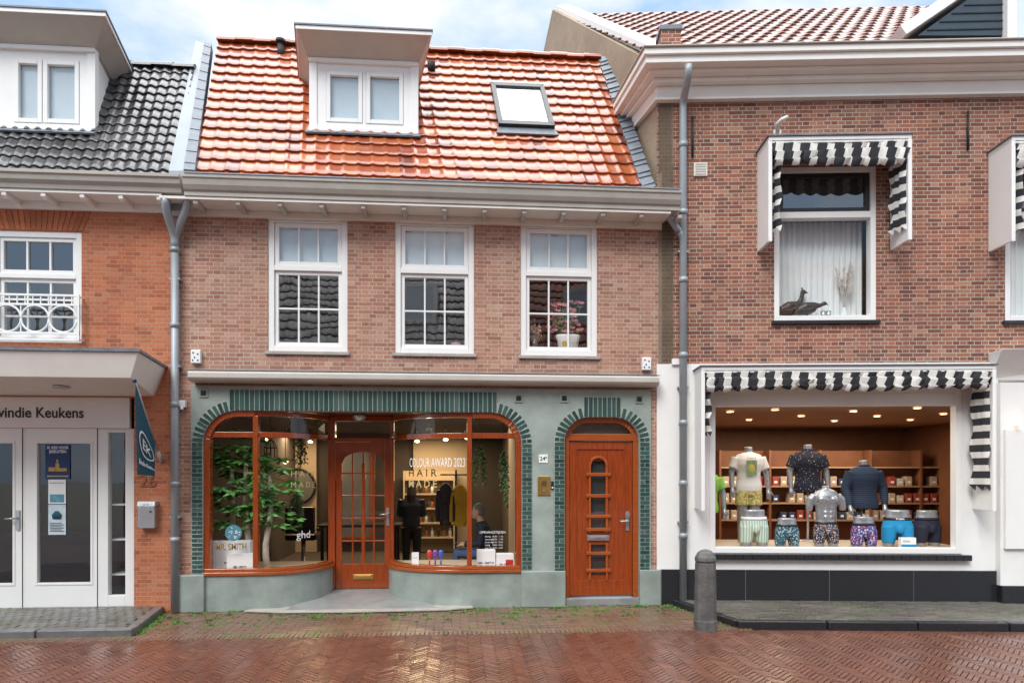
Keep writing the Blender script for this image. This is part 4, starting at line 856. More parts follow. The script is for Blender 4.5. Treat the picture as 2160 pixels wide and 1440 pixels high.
rg=MB(); xr_=lex+SK*1.56
for i in range(14):
    pr=[(1.43+.11*math.cos(g),7.71+.085*math.sin(g)+(.012 if i%2 else 0)) for g in [PI*k/7 for k in range(8)]]; rg.exx(pr,xr_-.3*(i+1),xr_-.3*i+.01)
rg.build('ridge_tile',K['tiled'],roofl)
dormer(LF,-95,200,6.28,7.36,.44,[(-60,-15,132,246),(40,80,135,250),(101,158,138,252)],-120,221,7.62,.08,2.0,left,K['white2'],sk=-.2)
# canopy
T0=LF.x(292,-1.2); B0=LF.x(276,-1.1); TW=LF.x(350,0); BW=LF.x(325,0)
cn=MB().hexa([(lx0,-1.1,2.82),(B0,-1.1,2.82),(BW,0,2.74),(lx0,0,2.74),(lx0,-1.2,3.09),(T0,-1.2,3.09),(TW,0,3.09),(lx0,0,3.09)]).build('canopy',K['cornw'],left,.005)
MB().hexa([(lx0,-1.22,3.093),(T0+.02,-1.22,3.093),(TW+.02,0,3.093),(lx0,0,3.093),(lx0,-1.22,3.125),(T0+.02,-1.22,3.125),(TW+.02,0,3.125),(lx0,0,3.125)]).build('canopy_edge',K['lead'],cn)
MB().tube([(LF.x(140,-.5),-.6,2.785),(LF.x(140,-.5),-.6,2.76)],.09,18).build('canopy_lamp',K['steel'],cn)
# showroom front
YF=.08
zS0,zS1=LF.z(150,902,YF-.06),LF.z(150,838,YF-.06)
sg=MB().box(lx0,LF.x(273,YF-.06),YF-.06,YF,zS0,2.73).build('sign_board',K['white2'],left,.004)
tx=LF.x(177,YF-.065); tz=LF.z(110,880,YF-.065)
text('sign_text','Evindie Keukens',.125,K['ink'],sg,lambda a,b:(tx+a,YF-.064,tz+b),'RIGHT',bold=.03,fit=tx-LF.x(-17,YF-.065))
zD0,zD1=.06,zS0
fm=MB(); X=lambda u:LF.x(u,YF)
for u0_,u1_ in ((-260,-200),(-118,-90),(48,54),(206,228),(264,283)): fm.box(X(u0_),X(u1_),YF,YF+.1,0,zD1)
fm.box(X(228),X(264),YF,YF+.1,0,LF.z(246,1255,YF)); fm.box(X(228),X(264),YF,YF+.1,LF.z(246,912,YF),zD1); fm.box(lx0,X(206),YF,YF+.1,0,.055)
sw=fm.build('showroom_front',K['white'],left,.006)
for (u0_,u1_,g0_,g1_) in ((-118,48,-85,28),(54,206,80,192)):
    l=MB(); wall(l,X(u0_)+.003,X(u1_)-.003,.06,zD1-.003,[(X(g0_),X(g1_),LF.z(136,1228,YF),LF.z(136,935,YF))],YF-.01,.06)
    l.build('door_leaf',K['white'],sw)
    MB().frame(X(g0_)-.03,X(g1_)+.03,LF.z(136,1228,YF)-.03,LF.z(136,935,YF)+.03,.03,YF-.018,YF-.008).build('glazing_bead',K['white'],sw,.004)
    MB().add([(X(g0_),YF+.02,.3),(X(g1_),YF+.02,.3),(X(g1_),YF+.02,LF.z(136,930,YF)),(X(g0_),YF+.02,LF.z(136,930,YF))],[(0,1,2,3)]).build('pane',K['glass'],sw)
MB().add([(X(226),YF+.05,.1),(X(266),YF+.05,.1),(X(266),YF+.05,2.4),(X(226),YF+.05,2.4)],[(0,1,2,3)]).build('pane',K['glass'],sw)
hx=X(40); MB().box(hx-.02,hx+.02,YF-.03,YF-.012,1.05,1.30).tube([(hx,YF-.03,1.2),(hx,YF-.075,1.2),(hx-.12,YF-.075,1.195)],.012).build('door_handle',K['steel'],sw)
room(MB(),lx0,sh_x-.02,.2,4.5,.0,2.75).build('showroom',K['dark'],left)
MB().box(X(226)+.05,X(266)+.1,.45,.9,.1,2.2).build('display_cabinet',K['gutl'],left)
for z in (.45,.9,1.35): MB().box(X(228),X(264),.18,.44,z,z+.02).build('display_shelf',K['white'],left)
# posters on the door glass
def poster(u0_,u1_,v0_,v1_,m,name='poster'):
    a,zt_=LF.at(u0_,v0_,YF); b,zb_=LF.at(u1_,v1_,YF); return a,b,zb_,zt_,MB().box(a,b,YF+.008,YF+.012,zb_,zt_).build(name,m,left)
K['night']=mat('night_blue',(.012,.035,.13),.6,var=.2,scale=9); K['lit']=mat('lit_print',(.50,.30,.07),.6,var=.4,scale=30)
a,b,zb_,zt_,po=poster(95,147,937,1010,K['night'])
for i,s in enumerate(('IK KIES VOOR','IJSSELSTEIN')): text('poster_text',s,.034,K['wtxt'],po,lambda q,r,i=i:((a+b)/2+q,YF+.006,zt_-.055-.05*i+r),bold=.03,sx=.85)
g=MB(); xm=(a+b)/2
g.box(xm-.11,xm-.03,YF+.005,YF+.007,zb_+.10,zb_+.15); g.box(xm+.02,xm+.11,YF+.005,YF+.007,zb_+.10,zb_+.14); g.box(xm-.028,xm+.018,YF+.0055,YF+.0075,zb_+.10,zb_+.20); g.box(xm-.014,xm+.006,YF+.0045,YF+.0065,zb_+.202,zb_+.25); g.build('poster_print',K['lit'],po)
MB().box(a+.02,b-.02,YF+.005,YF+.007,zb_+.03,zb_+.045).build('poster_band',K['lit'],po)
a2,b2,zb2,zt2,p2=poster(101,138,1011,1062,K['paper']); MB().box(a2+.02,b2-.02,YF+.005,YF+.007,zb2+.02,zb2+.12).build('poster_print',mat('teal_print',(.10,.30,.36),.6,var=.3,scale=15),p2)
text('poster_text','Evindie Keukens',.018,K['ink'],p2,lambda q,r:((a2+b2)/2+q,YF+.006,zt2-.05+r))
a3,b3,zb3,zt3,p3=poster(101,138,1064,1127,mat('pale_blue_print',(.55,.65,.70),.6,var=.15,scale=12)); g=MB(); xm3=(a3+b3)/2; g.loft([(xm3,YF+.0,zb3+.2,.05,.004),(xm3,YF+.0,zb3+.25,.06,.004),(xm3,YF,zb3+.30,.02,.004)],16); g.build('poster_print',K['teal'],p3)
g=MB()
for i in range(6): g.box(a3+.02,b3-.02-.03*(i%2),YF+.005,YF+.007,zb3+.04+.02*i,zb3+.048+.02*i)
g.build('poster_lines',K['ink'],p3)
# house number 26
x,z=LF.at(313,1026,0); text('house_number','26',.15,mat('copper',(.35,.13,.06),.4,.6),left,lambda a,b:(x+a,-.012+0*b,z+b),bold=.01)
# letter box on the wall
a,zt_=LF.at(292,1057,-.08); b,zb_=LF.at(328,1113,-.08); lbx=thing('letter_box','grey steel letter box on the orange brick wall below the number 26','letter box',LF.w((a+b)/2,-.04,zb_)); hw=(b-a)/2; hh=zt_-zb_
MB().box(-hw,hw,-.06,.04,0,hh*.8).build('box_body',K['steel'],lbx,.008); MB().hexa([(-hw-.006,-.075,hh*.81),(hw+.006,-.075,hh*.81),(hw+.006,.04,hh*.81),(-hw-.006,.04,hh*.81),(-hw-.006,-.06,hh),(hw+.006,-.06,hh),(hw+.006,.04,hh),(-hw-.006,.04,hh)]).build('lid',K['steel'],lbx,.006)
MB().box(-hw*.6,hw*.7,-.071,-.068,hh*.83,hh*.93).build('sticker',K['paper'],lbx); text('sticker_text','NEE NEE',.014,K['ink'],lbx,lambda q,r:(q,-.0725,hh*.86+r)); MB().tube([(hw*.5,-.07,hh*.62),(hw*.5,-.058,hh*.62)],.012).build('lock',K['iron'],lbx)
# flag
tipw=LF.w(LF.at(284,803,-.95)[0],-.95,LF.at(284,803,-.95)[1]); basw=LF.w(LF.at(340,972,-.03)[0],-.03,LF.at(340,972,-.03)[1])
fg=thing('shop_flag','dark teal flag with a white ring emblem hanging from a wall bracket beside the showroom','flag',basw)
tip=tipw-basw; MB().tube([Vector((0,0,0)),tip],.014,8).build('pole',K['steel'],fg); MB().ell(tip,.024,.024,.024,10,8).build('pole_tip',K['blue'],fg); MB().tube([(0,.03,0),(0,0,0),tip*.12],[.03,.025,.022],10).build('bracket',K['steel'],fg)
q0=tip*.98; q1=tip*.26; 
def fw(u,v,off): a=LF.at(u,v,off); return LF.w(a[0],off,a[1])-basw
q2=fw(327,1004,-.2); q3=fw(288,1000,-.92)
def fmap(s,t,o=0):   # s along pole 0 tip..1 base, t down
    a=q0.lerp(q1,s); b=q3.lerp(q2,s); p=a.lerp(b,t); return p+Vector((1,-.3,0))*(o+.008*math.sin(s*8+t*2)*t)
fl=MB(); n=14; vs=[fmap(i/n,j/n) for j in range(n+1) for i in range(n+1)]; fl.add(vs,[(j*(n+1)+i,j*(n+1)+i+1,(j+1)*(n+1)+i+1,(j+1)*(n+1)+i) for j in range(n) for i in range(n)],True); flo=fl.build('flag_cloth',K['teal'],fg)
ringc=(.5,.56); rm=MB()
for i in range(32):
    a_,b_=6.2832*i/32,6.2832*(i+1)/32
    rm.add([fmap(ringc[0]+r*.95*math.cos(g),ringc[1]-r*math.sin(g)*.42,.012) for r,g in ((.37,a_),(.37,b_),(.42,b_),(.42,a_))],[(0,1,2,3)])
rm.build('flag_emblem',K['wtxt'],flo)
text('flag_letters','EK',.22,K['wtxt'],flo,lambda a,b:fmap(ringc[0]+a,ringc[1]+.07-b*.62,.012),bold=.02,fit=.42)
text('flag_text','Evindie Keukens',.075,K['wtxt'],flo,lambda a,b:fmap(.5+a,.87-b*.8,.012),bold=.04,fit=.86)
# ================================================================= RIGHT HOUSE
rt=thing('tall_brick_shop_house','tall dark red brick house with cream cornice, striped hood awnings and a white underwear shop','house',(RF.ox,0,0),RF.th)
RX1=6.2
uw=(RF.x(1633),RF.x(1848),RF.z(1740,676),RF.z(1740,352)); uw2=(RF.x(2120),RF.x(2330),RF.z(2220,676),RF.z(2220,352))
zR=RF.z(1750,766)
mb=MB(); wall(mb,-.02,RX1,zR,6.78,[uw,uw2],0,.14); mb.build('wall',K['bright'],rt)
# rendered shop storey
gw_=(RF.x(1496),RF.x(2026),RF.z(1760,1166),RF.z(1760,818)); xe=RF.x(2104)
mb=MB(); wall(mb,-.02,xe,.44,zR,[gw_],-.015,.14); mb.add([(-.02,-.015,zR),(xe,-.015,zR),(xe,.01,zR),(-.02,.01,zR)],[(0,1,2,3)]); mb.add([(-.02,-.015,.44),(-.02,.1,.44),(-.02,.1,zR),(-.02,-.015,zR)],[(0,1,2,3)]); mb.build('shop_wall',K['white2'],rt)
us=[1395,1573,1750,1928,2105]
for i in range(4): MB().box(RF.x(us[i],-.05)+.003,RF.x(us[i+1],-.05)-.003,-.05,.02,.0,RF.z(1750,1202,-.05)).build('plinth_slab',K['granite'],rt,.004)
MB().box(-.01,xe-.01,-.044,.02,0,RF.z(1750,1202,-.05)-.004).build('plinth_joint',K['joint'],rt)
# side gable wall
SKR=-.30
MB().poly([(0,0,2.5),(0,0,6.98),(SKR*.55,.55,7.72),(SKR*4.35,4.35,10.98),(SKR*8.5,8.5,7.6),(SKR*8.5,8.5,2.5)],(.2,0,0)).build('gable_wall',K['bside'],rt)
# roof
tiles('roof',rt,K['tiler'],(-.0,.15,7.42),36,.22,(SKR,1,.815),4.2,17,.034,pw=1.2)
MB().add([(0,.1,7.36),(8.5,.1,7.36),(8.5+SKR*4.25,4.35,10.84),(SKR*4.25,4.35,10.84)],[(0,1,2,3)]).add([(-1.2,4.35,10.84),(8,4.35,10.84),(7,8.5,7.5),(-2.4,8.5,7.5)],[(0,1,2,3)]).build('roof_boarding',K['tiler'],rt)
vg=MB(); a=Vector((-.05,.45,7.66)); bq=Vector((-.05+SKR*3.9,4.35,10.92)); e=Vector((.26,0,.0))
vg.hexa([a,a+e,bq+e,bq]+[k+Vector((0,-.03,.12)) for k in (a,a+e,bq+e,bq)]); vg.build('verge_coping',K['white2'],rt)
x_=RF.x(1412,.1); MB().box(x_-.13,x_+.13,.0,.3,7.15,7.72).build('brick_pier',K['bright'],rt); MB().box(x_-.15,x_+.15,-.02,.32,7.722,7.78).build('pier_cap',K['lead'],rt)
# cornice
for nm,p,z0,z1,k in (('frieze',.06,6.76,6.93,'cornw'),('astragal',.09,6.735,6.765,'cornw'),('bed_moulding',.16,6.932,6.985,'cornw'),('bed_moulding',.28,6.987,7.03,'cornw'),('corona',.42,7.032,7.12,'cornw'),('gutter_moulding',.46,7.122,7.20,'cornw'),('gutter_edge',.49,7.202,7.222,'gut')):
    bk=.85; MB().poly([(-p*.55,-p,z0),(8,-p,z0),(8,.12,z0),(.1,.12,z0),(.1+SKR*bk,bk,z0),(-p*.55+SKR*bk,bk,z0)],(0,0,z1-z0)).build(nm,K[k],rt,.006)
# slate clad dormer top right
q0_,q1_=RF.p(1936,75,.3),RF.p(2030,12,.3); dm=MB().poly([q0_,RF.p(2010,75,.3),RF.p(2118,75,.3),RF.p(2118,-60,.3),q1_+Vector((.1,0,.1))],(0,1.6,0)).build('dormer',K['clad'],rt)
for i in range(6):
    z=q0_.z+.06+i*.11; xl_=q0_.x+max(0,(z-q0_.z))*(q1_.x-q0_.x)/(q1_.z-q0_.z); MB().box(xl_+.03,RF.x(2118,.3),.288,.3,z,z+.014).build('cladding_joint',K['black'],dm)
g=MB(); p0,p1=RF.p(1912,72,.25),RF.p(2030,-8,.25); dv=(p1-p0); up_=Vector((-dv.z,0,dv.x)).normalized()*.14
g.hexa([p0,p1+dv*.6,p1+dv*.6+Vector((0,1.6,0)),p0+Vector((0,1.6,0))]+[k+up_ for k in (p0,p1+dv*.6,p1+dv*.6+Vector((0,1.6,0)),p0+Vector((0,1.6,0)))]); g.build('dormer_verge',K['white'],dm)
MB().box(RF.x(2120,.25),RF.x(2120,.25)+.12,.20,.32,7.2,8.9).build('dormer_window_frame',K['white'],dm); MB().box(RF.x(2120,.25)+.12,RF.x(2120,.25)+1.2,.27,.30,7.2,8.8).build('dormer_pane',K['blind'],dm)
# upper windows
for (a,b,c,d) in (uw,uw2):
    f=MB().frame(a,b,c,d,.07,.0,.13); zt=c+(d-c)*.685; f.box(a+.07,b-.07,-.003,.128,zt-.035,zt+.05); w=f.build('window',K['white'],rt,.006)
    MB().frame(a+.072,b-.072,zt+.053,d-.072,.06,.03,.09).build('upper_sash',K['black'],w,.004)
    MB().add([(a+.05,.06,c+.05),(b-.05,.06,c+.05),(b-.05,.06,zt),(a+.05,.06,zt)],[(0,1,2,3)]).build('pane',K['sglass'],w)
    MB().add([(a+.1,.055,zt+.06),(b-.1,.055,zt+.06),(b-.1,.055,d-.1),(a+.1,.055,d-.1)],[(0,1,2,3)]).build('pane',K['rglass'],w)
    cu=MB(); n=120; vs=[]
    for j,z in enumerate((c+.05,zt+.02)):
        for i in range(n+1): x=a+.02+(b-a-.04)*i/n; vs.append((x,.325+.022*math.sin(i*.9)+.01*math.sin(i*2.3),z))
    cu.add(vs,[(i,i+1,n+2+i,n+1+i) for i in range(n)],True); cu.build('curtain',K['curt'],w)
    MB().box(a+.05,b-.05,.15,.16,zt+.05,d-.05).build('roller_blind',K['grey'],w)
    MB().box(a-.04,b+.04,-.05,.1,c-.05,c-.003).build('sill',K['granite'],w,.004); MB().box(a,b,.135,.29,c+.03,c+.06).build('inner_sill',K['white'],w)
room(MB(),-.0,RX1,.14,3.5,3.6,6.7).build('upper_room',K['warmw'],rt)
# hood awnings
def hood(u0_,u1_,vt,vb,dep,parent,dropl,dropr,name='hood_awning',cloth=.30,shift=.03):
    xa_,xb_=RF.x(u0_),RF.x(u1_); um=(u0_+u1_)/2; zt=RF.z(um+20,vt,-dep); zb=RF.z(u0_,vb,0)
    g=MB(); 
    g.box(xa_-.02,xb_+.02,-dep-.02,-.003,zt-.03,zt+.02); g.box(xa_,xb_,-dep-.01,-dep+.02,zt-.06,zt-.032)
    aw=g.build(name,K['white'],parent,.005)
    MB().box(xa_-.04,xb_+.04,-dep-.04,-.003,zt+.022,zt+.035).build('awning_cap',K['lead'],aw)
    for x in (xa_,xb_): MB().box(x-.018,x+.018,-dep,-.004,zb,zt-.031).box(x-.024,x+.024,-dep-.02,-dep+.03,zb-.01,zt-.031).build('side_board',K['white'],aw,.005)
    m=MB(); n=int((xb_-xa_-.08)/.015); vs=[]; prof=[(0,.0),(-.06,-.03),(-.02,-.09),(-.08,-.12),(-.02,-.19),(-.065,-.22),(.0,-.27)]
    for k,(py,pz) in enumerate(prof):
        for i in range(n+1):
            x=xa_+.04+(xb_-xa_-.08)*i/n; sc=abs(math.sin(PI*(x-xa_)/.2)); 
            vs.append((x+.03*math.sin(k*1.9+x*5),-dep+.04+py*(.7+.6*sc),zt-.035+pz*cloth/.27-(.035*sc*(k/6))-.016*math.sin(x*3.1+k)))
    m.add(vs,[(k*(n+1)+i,k*(n+1)+i+1,(k+1)*(n+1)+i+1,(k+1)*(n+1)+i) for k in range(6) for i in range(n)],True)
    m.build('folded_cloth',K['stx'],aw)
    for x,dr in ((xa_+shift,dropl),(xb_-.10,dropr)):
        m=MB(); vs=[]; nz=36
        pr=[(0,0),(.03,-.05),(.0,-.10),(.05,-.15),(.02,-.21),(.07,-.27)]
        for j in range(nz+1):
            t=j/nz; z=zt-.05-dr*t
            for k,(px_,py_) in enumerate(pr): vs.append((x+px_*1.3*(1-.25*t)+.02*math.sin(t*17+k),-dep+.28+py_*.95+.014*math.sin(t*21+k*2),z-.07*abs(math.sin(k*1.6))))
        m.add(vs,[(j*6+k,j*6+k+1,(j+1)*6+k+1,(j+1)*6+k) for j in range(nz) for k in range(5)],True); m.build('side_cloth',K['stz'],aw)
    return aw
hood(1600,1880,291,532,.44,rt,1.05,1.05,cloth=.27,shift=.07)
hood(2087,2370,291,532,.44,rt,1.05,1.05,cloth=.27,shift=.07)
hood(1467,2053,775,1072,.40,rt,.75,1.45,'shop_hood_awning',.22)
# wall irons, vent, hook, sensor
for u,v0_,v1_ in ((1460,248,332),(2040,236,318)):
    x,za=RF.at(u,v0_,0); zb_=RF.z(u,v1_,0); MB().tube([(x,-.02,zb_),(x,-.02,za)],[.016,.012],8).box(x-.012,x+.012,-.02,0,(za+zb_)/2-.05,(za+zb_)/2+.05).build('wall_anchor',K['iron'],rt)
x,z=RF.at(1477,359,0); v_=MB().box(x-.09,x+.09,-.03,0,z-.09,z+.09).build('wall_vent',K['cream'],rt,.006)
for i in range(5): MB().box(x-.07,x+.07,-.036,-.029,z-.07+i*.033,z-.055+i*.033).build('vent_slat',K['gutl'],v_)
p=[RF.p(u,v,o) for u,v,o in ((1640,278,-.05),(1640,262,-.2),(1650,252,-.3),(1662,246,-.34))]; MB().tube(p,[.03,.03,.026,.02],8).tube([p[0]+Vector((0,.05,0)),p[0]],.05,10).build('awning_bracket',K['white'],rt)
x,z=RF.at(1420,762,-.02); MB().box(x-.02,x+.12,-.05,0,z-.05,z+.03).build('alarm_box',K['paper'],rt,.006)
# shop window
a,b,c,d=gw_; f=MB().frame(a,b,c,d,.075,-.03,.1); zh=RF.z(1760,856); f.box(a+.075,b-.075,-.028,.098,zh,d-.076); sw2=f.build('shop_window',K['white'],rt,.006)
sb=MB(); n=30
for i in range(n): x=a-.03+(b-a+.13)*i/n; sb.box(x+.003,x+(b-a+.13)/n-.003,-.09,-.0,c-.085,c-.012)
sb.build('brick_sill',K['granite'],sw2,.003)
# shop interior
zpf=c+.05
room(MB(),a-.1,b+2.2,.21,5.6,.1,zh+.25).build('shop_room',K['shopw'],rt)
MB().box(a-.1,b+2.2,.14,5.6,zh+.06,zh+.24).build('shop_ceiling',K['shopc'],rt)
MB().box(a-.08,b+.25,.12,1.35,.12,zpf).build('display_platform',K['warmw'],rt)
zci=zh+.056; first=None
for u,off in ((1550,.35),(1725,.35),(1905,.3),(1635,1.0),(1540,1.3),(1935,.8),(1800,1.3),(1690,2.1),(1850,2.2),(1580,2.9),(1760,3.2),(1920,3.0),(1990,1.8)):
    loc=RF.w(RF.x(u,off),off,zci-.012)
    if first is None: first=spot('round recessed spotlight glowing in the ceiling of the underwear shop',loc,.055,'shop ceiling spots')
    else: dup(first,loc)
# shelving with packs
SY=4.4; SX0=RF.x(1515,SY); SX1=RF.x(2040,SY)
shv=thing('display_shelf','long brown shelving with rows of small packs at the back of the underwear shop','shelf',RF.w(SX0,SY,.12),RF.th); g=MB(); SLn=SX1-SX0
for z in (.72,1.05,1.38,1.75): g.box(0,SLn,-.15,.15,z,z+.03)
g.build('boards',K['shopc'],shv)
for i in range(6): MB().box(SLn*i/5-.02,SLn*i/5+.02,-.16,.16,0,2.1).build('upright',K['shopw'],shv)
MB().box(0,SLn,.16,.18,0,2.1).build('back_panel',K['shopw'],shv)
pms=[K['gutl'],mat('pack_tan',(.42,.34,.26),.6),mat('pack_navy',(.03,.05,.12),.6),mat('pack_red',(.28,.05,.04),.6)]; pks=[]
for k in range(4):
    t=thing('packed_shirt','small folded pack on the brown shelving at the back of the shop','pack',(0,0,-5),RF.th,'packs on the shop shelving'); MB().box(-.06,.06,-.1,.1,0,.14+.04*(k%2)).build('pack',pms[k],t,.008); MB().box(-.03,.03,-.103,-.1,.05,.09).build('pack_label',K['paper'],t); pks.append([t,False])
for z in (.75,1.08,1.41):
    for i in range(int(SLn/.16)-1):
        if rnd.random()<.12: continue
        k=rnd.choice((0,1,1,2,3)); xx=SX0+.12+i*.16; loc=RF.w(xx,SY-.03,.12+z)
        if not pks[k][1]: pks[k][0].location=loc; pks[k][1]=True
        else: dup(pks[k][0],loc,RF.th)
# ---- mannequins
def torso_secs(z0,s=1,g=0):
    return [(0,0,z0+.0*s,.165*s+g,.105*s+g),(0,0,z0+.08*s,.17*s+g,.11*s+g),(0,0,z0+.18*s,.15*s+g,.098*s+g),(0,0,z0+.28*s,.152*s+g,.10*s+g),(0,-.008,z0+.40*s,.185*s+g,.118*s+g),(0,-.005,z0+.48*s,.19*s+g,.112*s+g),(0,0,z0+.545*s,.15*s+g,.085*s+g),(0,0,z0+.575*s,.075*s+g,.065*s+g)]
def hip(label,u,off,short,band,s=1,txt=None,chest=False,rz=0,dz=0):
    x=RF.x(u,off); t=thing('torso_mannequin' if chest else 'hip_mannequin',label,'mannequin',RF.w(x,off,zpf+dz),RF.th+rz)
    m=MB()
    for k in (-1,1): m.loft([(.104*k*s,0,0,.064*s,.072*s),(.099*k*s,0,.12*s,.078*s,.088*s),(.084*k*s,0,.25*s,.09*s,.1*s)],18)
    m.loft([(0,0,.20*s,.15*s,.09*s),(0,0,.26*s,.172*s,.112*s),(0,0,.32*s,.163*s,.105*s),(0,0,.40*s,.140*s,.092*s),(0,0,.46*s,.136*s,.09*s)],20)
    if chest:
        m.loft([(0,0,.40*s,.14*s,.092*s)]+torso_secs(.28*s,s)[2:],22)
        for k in (-1,1):
            m.tube([(.17*k*s,0,.76*s),(.225*k*s,0,.70*s),(.245*k*s,0,.60*s),(.245*k*s,.005,.54*s)],[.055*s,.062*s,.055*s,.05*s],12)
            m.ell((.085*k*s,-.095*s,.70*s),.075*s,.045*s,.055*s)
            for q in range(3): m.ell((.038*k*s,-.093*s,(.44+.07*q)*s),.032*s,.02*s,.027*s,8,6)
        m.tube([(0,0,.82*s),(0,0,.90*s)],[.06*s,.056*s],12)
    m.build('body',K['silver'],t,remesh=.010*s,smooth=2)
    m=MB(); 
    for k in (-1,1): m.loft([(.104*k*s,0,.045*s,.076*s,.083*s),(.099*k*s,0,.12*s,.086*s,.096*s),(.084*k*s,0,.25*s,.098*s,.108*s)],18)
    m.loft([(0,0,.20*s,.15*s,.098*s),(0,0,.26*s,.180*s,.12*s),(0,0,.35*s,.158*s,.105*s)],20); m.ell((0,-.09*s,.23*s),.055*s,.042*s,.065*s)
    sh_=m.build('boxer_shorts',short,t,remesh=.009*s,smooth=2)
    MB().loft([(0,0,.335*s,.166*s,.112*s),(0,0,.37*s,.157*s,.106*s)],24).build('waistband',band,t)
    if txt: text('waistband_text',txt,.024,K['wtxt'],t,lambda a_,b_:(a_*1.15,-.114*s*math.sqrt(max(.2,1-(a_*1.15/(.166*s))**2))-.003,.342*s+b_),bold=.03)
    return t
Pm=dict(mint=stripe_mat('mint_stripes',0,.035,(.30,.45,.40),(.62,.68,.55)),teal=pattern('teal_pattern',(.03,.06,.09),[(.05,.22,.25),(.5,.55,.5),(.02,.12,.2)],55,.5),mono=pattern('mono_pattern',(.03,.03,.05),[(.7,.68,.6),(.5,.25,.2),(.2,.25,.4)],60,.42),purp=pattern('purple_pattern',(.05,.04,.16),[(.45,.12,.2),(.1,.12,.4),(.5,.5,.55)],40,.5),azure=mat('azure_cotton',(.01,.26,.52),.8),navy2=mat('navy_cotton',(.015,.018,.04),.8),yell=pattern('yellow_print',(.55,.50,.14),[(.75,.72,.5),(.15,.22,.12),(.5,.2,.05)],45,.45),dots=pattern('dark_dotted_polo',(.012,.015,.035),[(.5,.45,.35),(.35,.3,.12),(.6,.6,.55)],30,.2),sweat=stripe_mat('navy_striped_knit',2,.03,(.012,.022,.05),(.03,.055,.10)),white=mat('white_cotton',(.78,.77,.74),.85,var=.03),green=mat('lime_cotton',(.25,.55,.08),.8))
hip('hip mannequin in mint and cream striped boxers, leftmost of the low row',1590,.42,Pm['mint'],K['white'],1.1)
hip('hip mannequin in dark teal patterned boxers left of the bare-chested torso',1660,.34,Pm['teal'],K['black'],.90,dz=-.02)
hip('bare-chested silver torso mannequin in small black and cream print boxers',1742,.42,Pm['mono'],K['black'],.93,chest=True)
hip('hip mannequin in purple and red patterned boxers right of the torso',1822,.34,Pm['purp'],K['navy'],.95,dz=-.02)
hip('hip mannequin in bright blue boxers with a lettered black waistband',1893,.42,Pm['azure'],K['black'],1.1,txt='PUMA',rz=-.2)
hip('hip mannequin in plain navy boxers at the right end of the row',1955,.52,Pm['navy2'],Pm['navy2'],1.08,rz=.2)
bx=thing('product_carton','small pale blue pack on the display floor in front of the blue boxers','box',RF.w(RF.x(1917,.2),.2,zpf),RF.th); MB().box(-.1,.1,0,.08,0,.14).build('carton',K['paper'],bx,.004); MB().box(-.1,.1,-.003,0,.0,.05).build('carton_band',Pm['azure'],bx); text('carton_text','PUMA',.025,K['ink'],bx,lambda a_,b_:(a_-.03,-.004,.08+b_))
def dummy(label,u,vneck,off,top,bottom,sleeve,rz=0,rarm=None,larm=None,sc=1.0,collar=None):
    x,zn=RF.at(u,vneck,off); t=thing('mannequin',label,'mannequin',RF.w(x,off,zpf),RF.th+rz); zt=zn-zpf; z0=zt-.66*sc; m=MB(); s=sc
    m.loft(torso_secs(z0,s),22); m.tube([(0,0,z0+.55*s),(0,0,z0+.66*s)],[.062*s,.054*s],14)
    if bottom:
        for k in (-1,1): m.tube([(.088*k*s,0,z0+.03*s),(.09*k*s,0,max(0.02,z0-.2*s)),(.095*k*s,.01,0.0)],[.092*s,.08*s,.06*s],14)
    else:
        if z0>.06: MB().tube([(0,0,.01),(0,0,z0+.05)],.018,10).loft([(0,0,0,.15,.15),(0,0,.012,.14,.14)],20).build('stand',K['steel'],t)
    A_=[]
    for k,arm in ((-1,larm),(1,rarm)):
        arm=arm or [(.25,.0,.28),(.255,-.06,.05)]
        sh0=(.175*k*s,0,z0+.5*s); el=(arm[0][0]*k*s,arm[0][1]*s,z0+arm[0][2]*s); wr=(arm[1][0]*k*s,arm[1][1]*s,z0+arm[1][2]*s); A_.append((sh0,el,wr))
        m.tube([sh0,el,wr],[.056*s,.045*s,.029*s],12); hand(m,wr,Vector(wr)-Vector(el),(0,-1,0))
    m.build('body',K['silver'],t,remesh=.011,smooth=2)
    m=MB(); m.loft([(c_[0],c_[1],c_[2],c_[3]*1.05+.014,c_[4]*1.05+.014) for c_ in torso_secs(z0,s)[:-1]]+[(0,0,z0+.572*s,.085*s,.078*s)],22)
    for sh0,el,wr in A_:
        if sleeve=='short':
            e=Vector(sh0).lerp(Vector(el),.72); m.tube([sh0,Vector(sh0).lerp(e,.5),e],[.075*s,.074*s,.078*s],14)
        else: m.tube([sh0,el,Vector(el).lerp(Vector(wr),.93)],[.075*s,.06*s,.042*s],14)
    m.build('shirt',top,t,remesh=.013,smooth=3)
    if collar: MB().loft([(0,0,z0+.56*s,.085*s,.08*s),(0,-.004,z0+.60*s,.07*s,.066*s)],20).build('collar',collar,t)
    if bottom:
        m=MB()
        for k in (-1,1): m.loft([(.093*k*s,0,z0-.2*s,.105*s,.108*s),(.09*k*s,0,z0-.08*s,.105*s,.11*s),(.085*k*s,0,z0+.02*s,.1*s,.11*s)],18)
        m.loft([(0,0,z0-.06*s,.17*s,.115*s),(0,0,z0+.03*s,.185*s,.122*s)],20); m.build('swim_shorts',bottom,t,remesh=.012,smooth=3)
    return t,z0
t,z0=dummy('headless silver mannequin in a white printed t-shirt and yellow patterned shorts',1579,942,.95,Pm['white'],Pm['yell'],'short',rarm=[(.26,0,.26),(.27,-.05,.02)],sc=1.0)
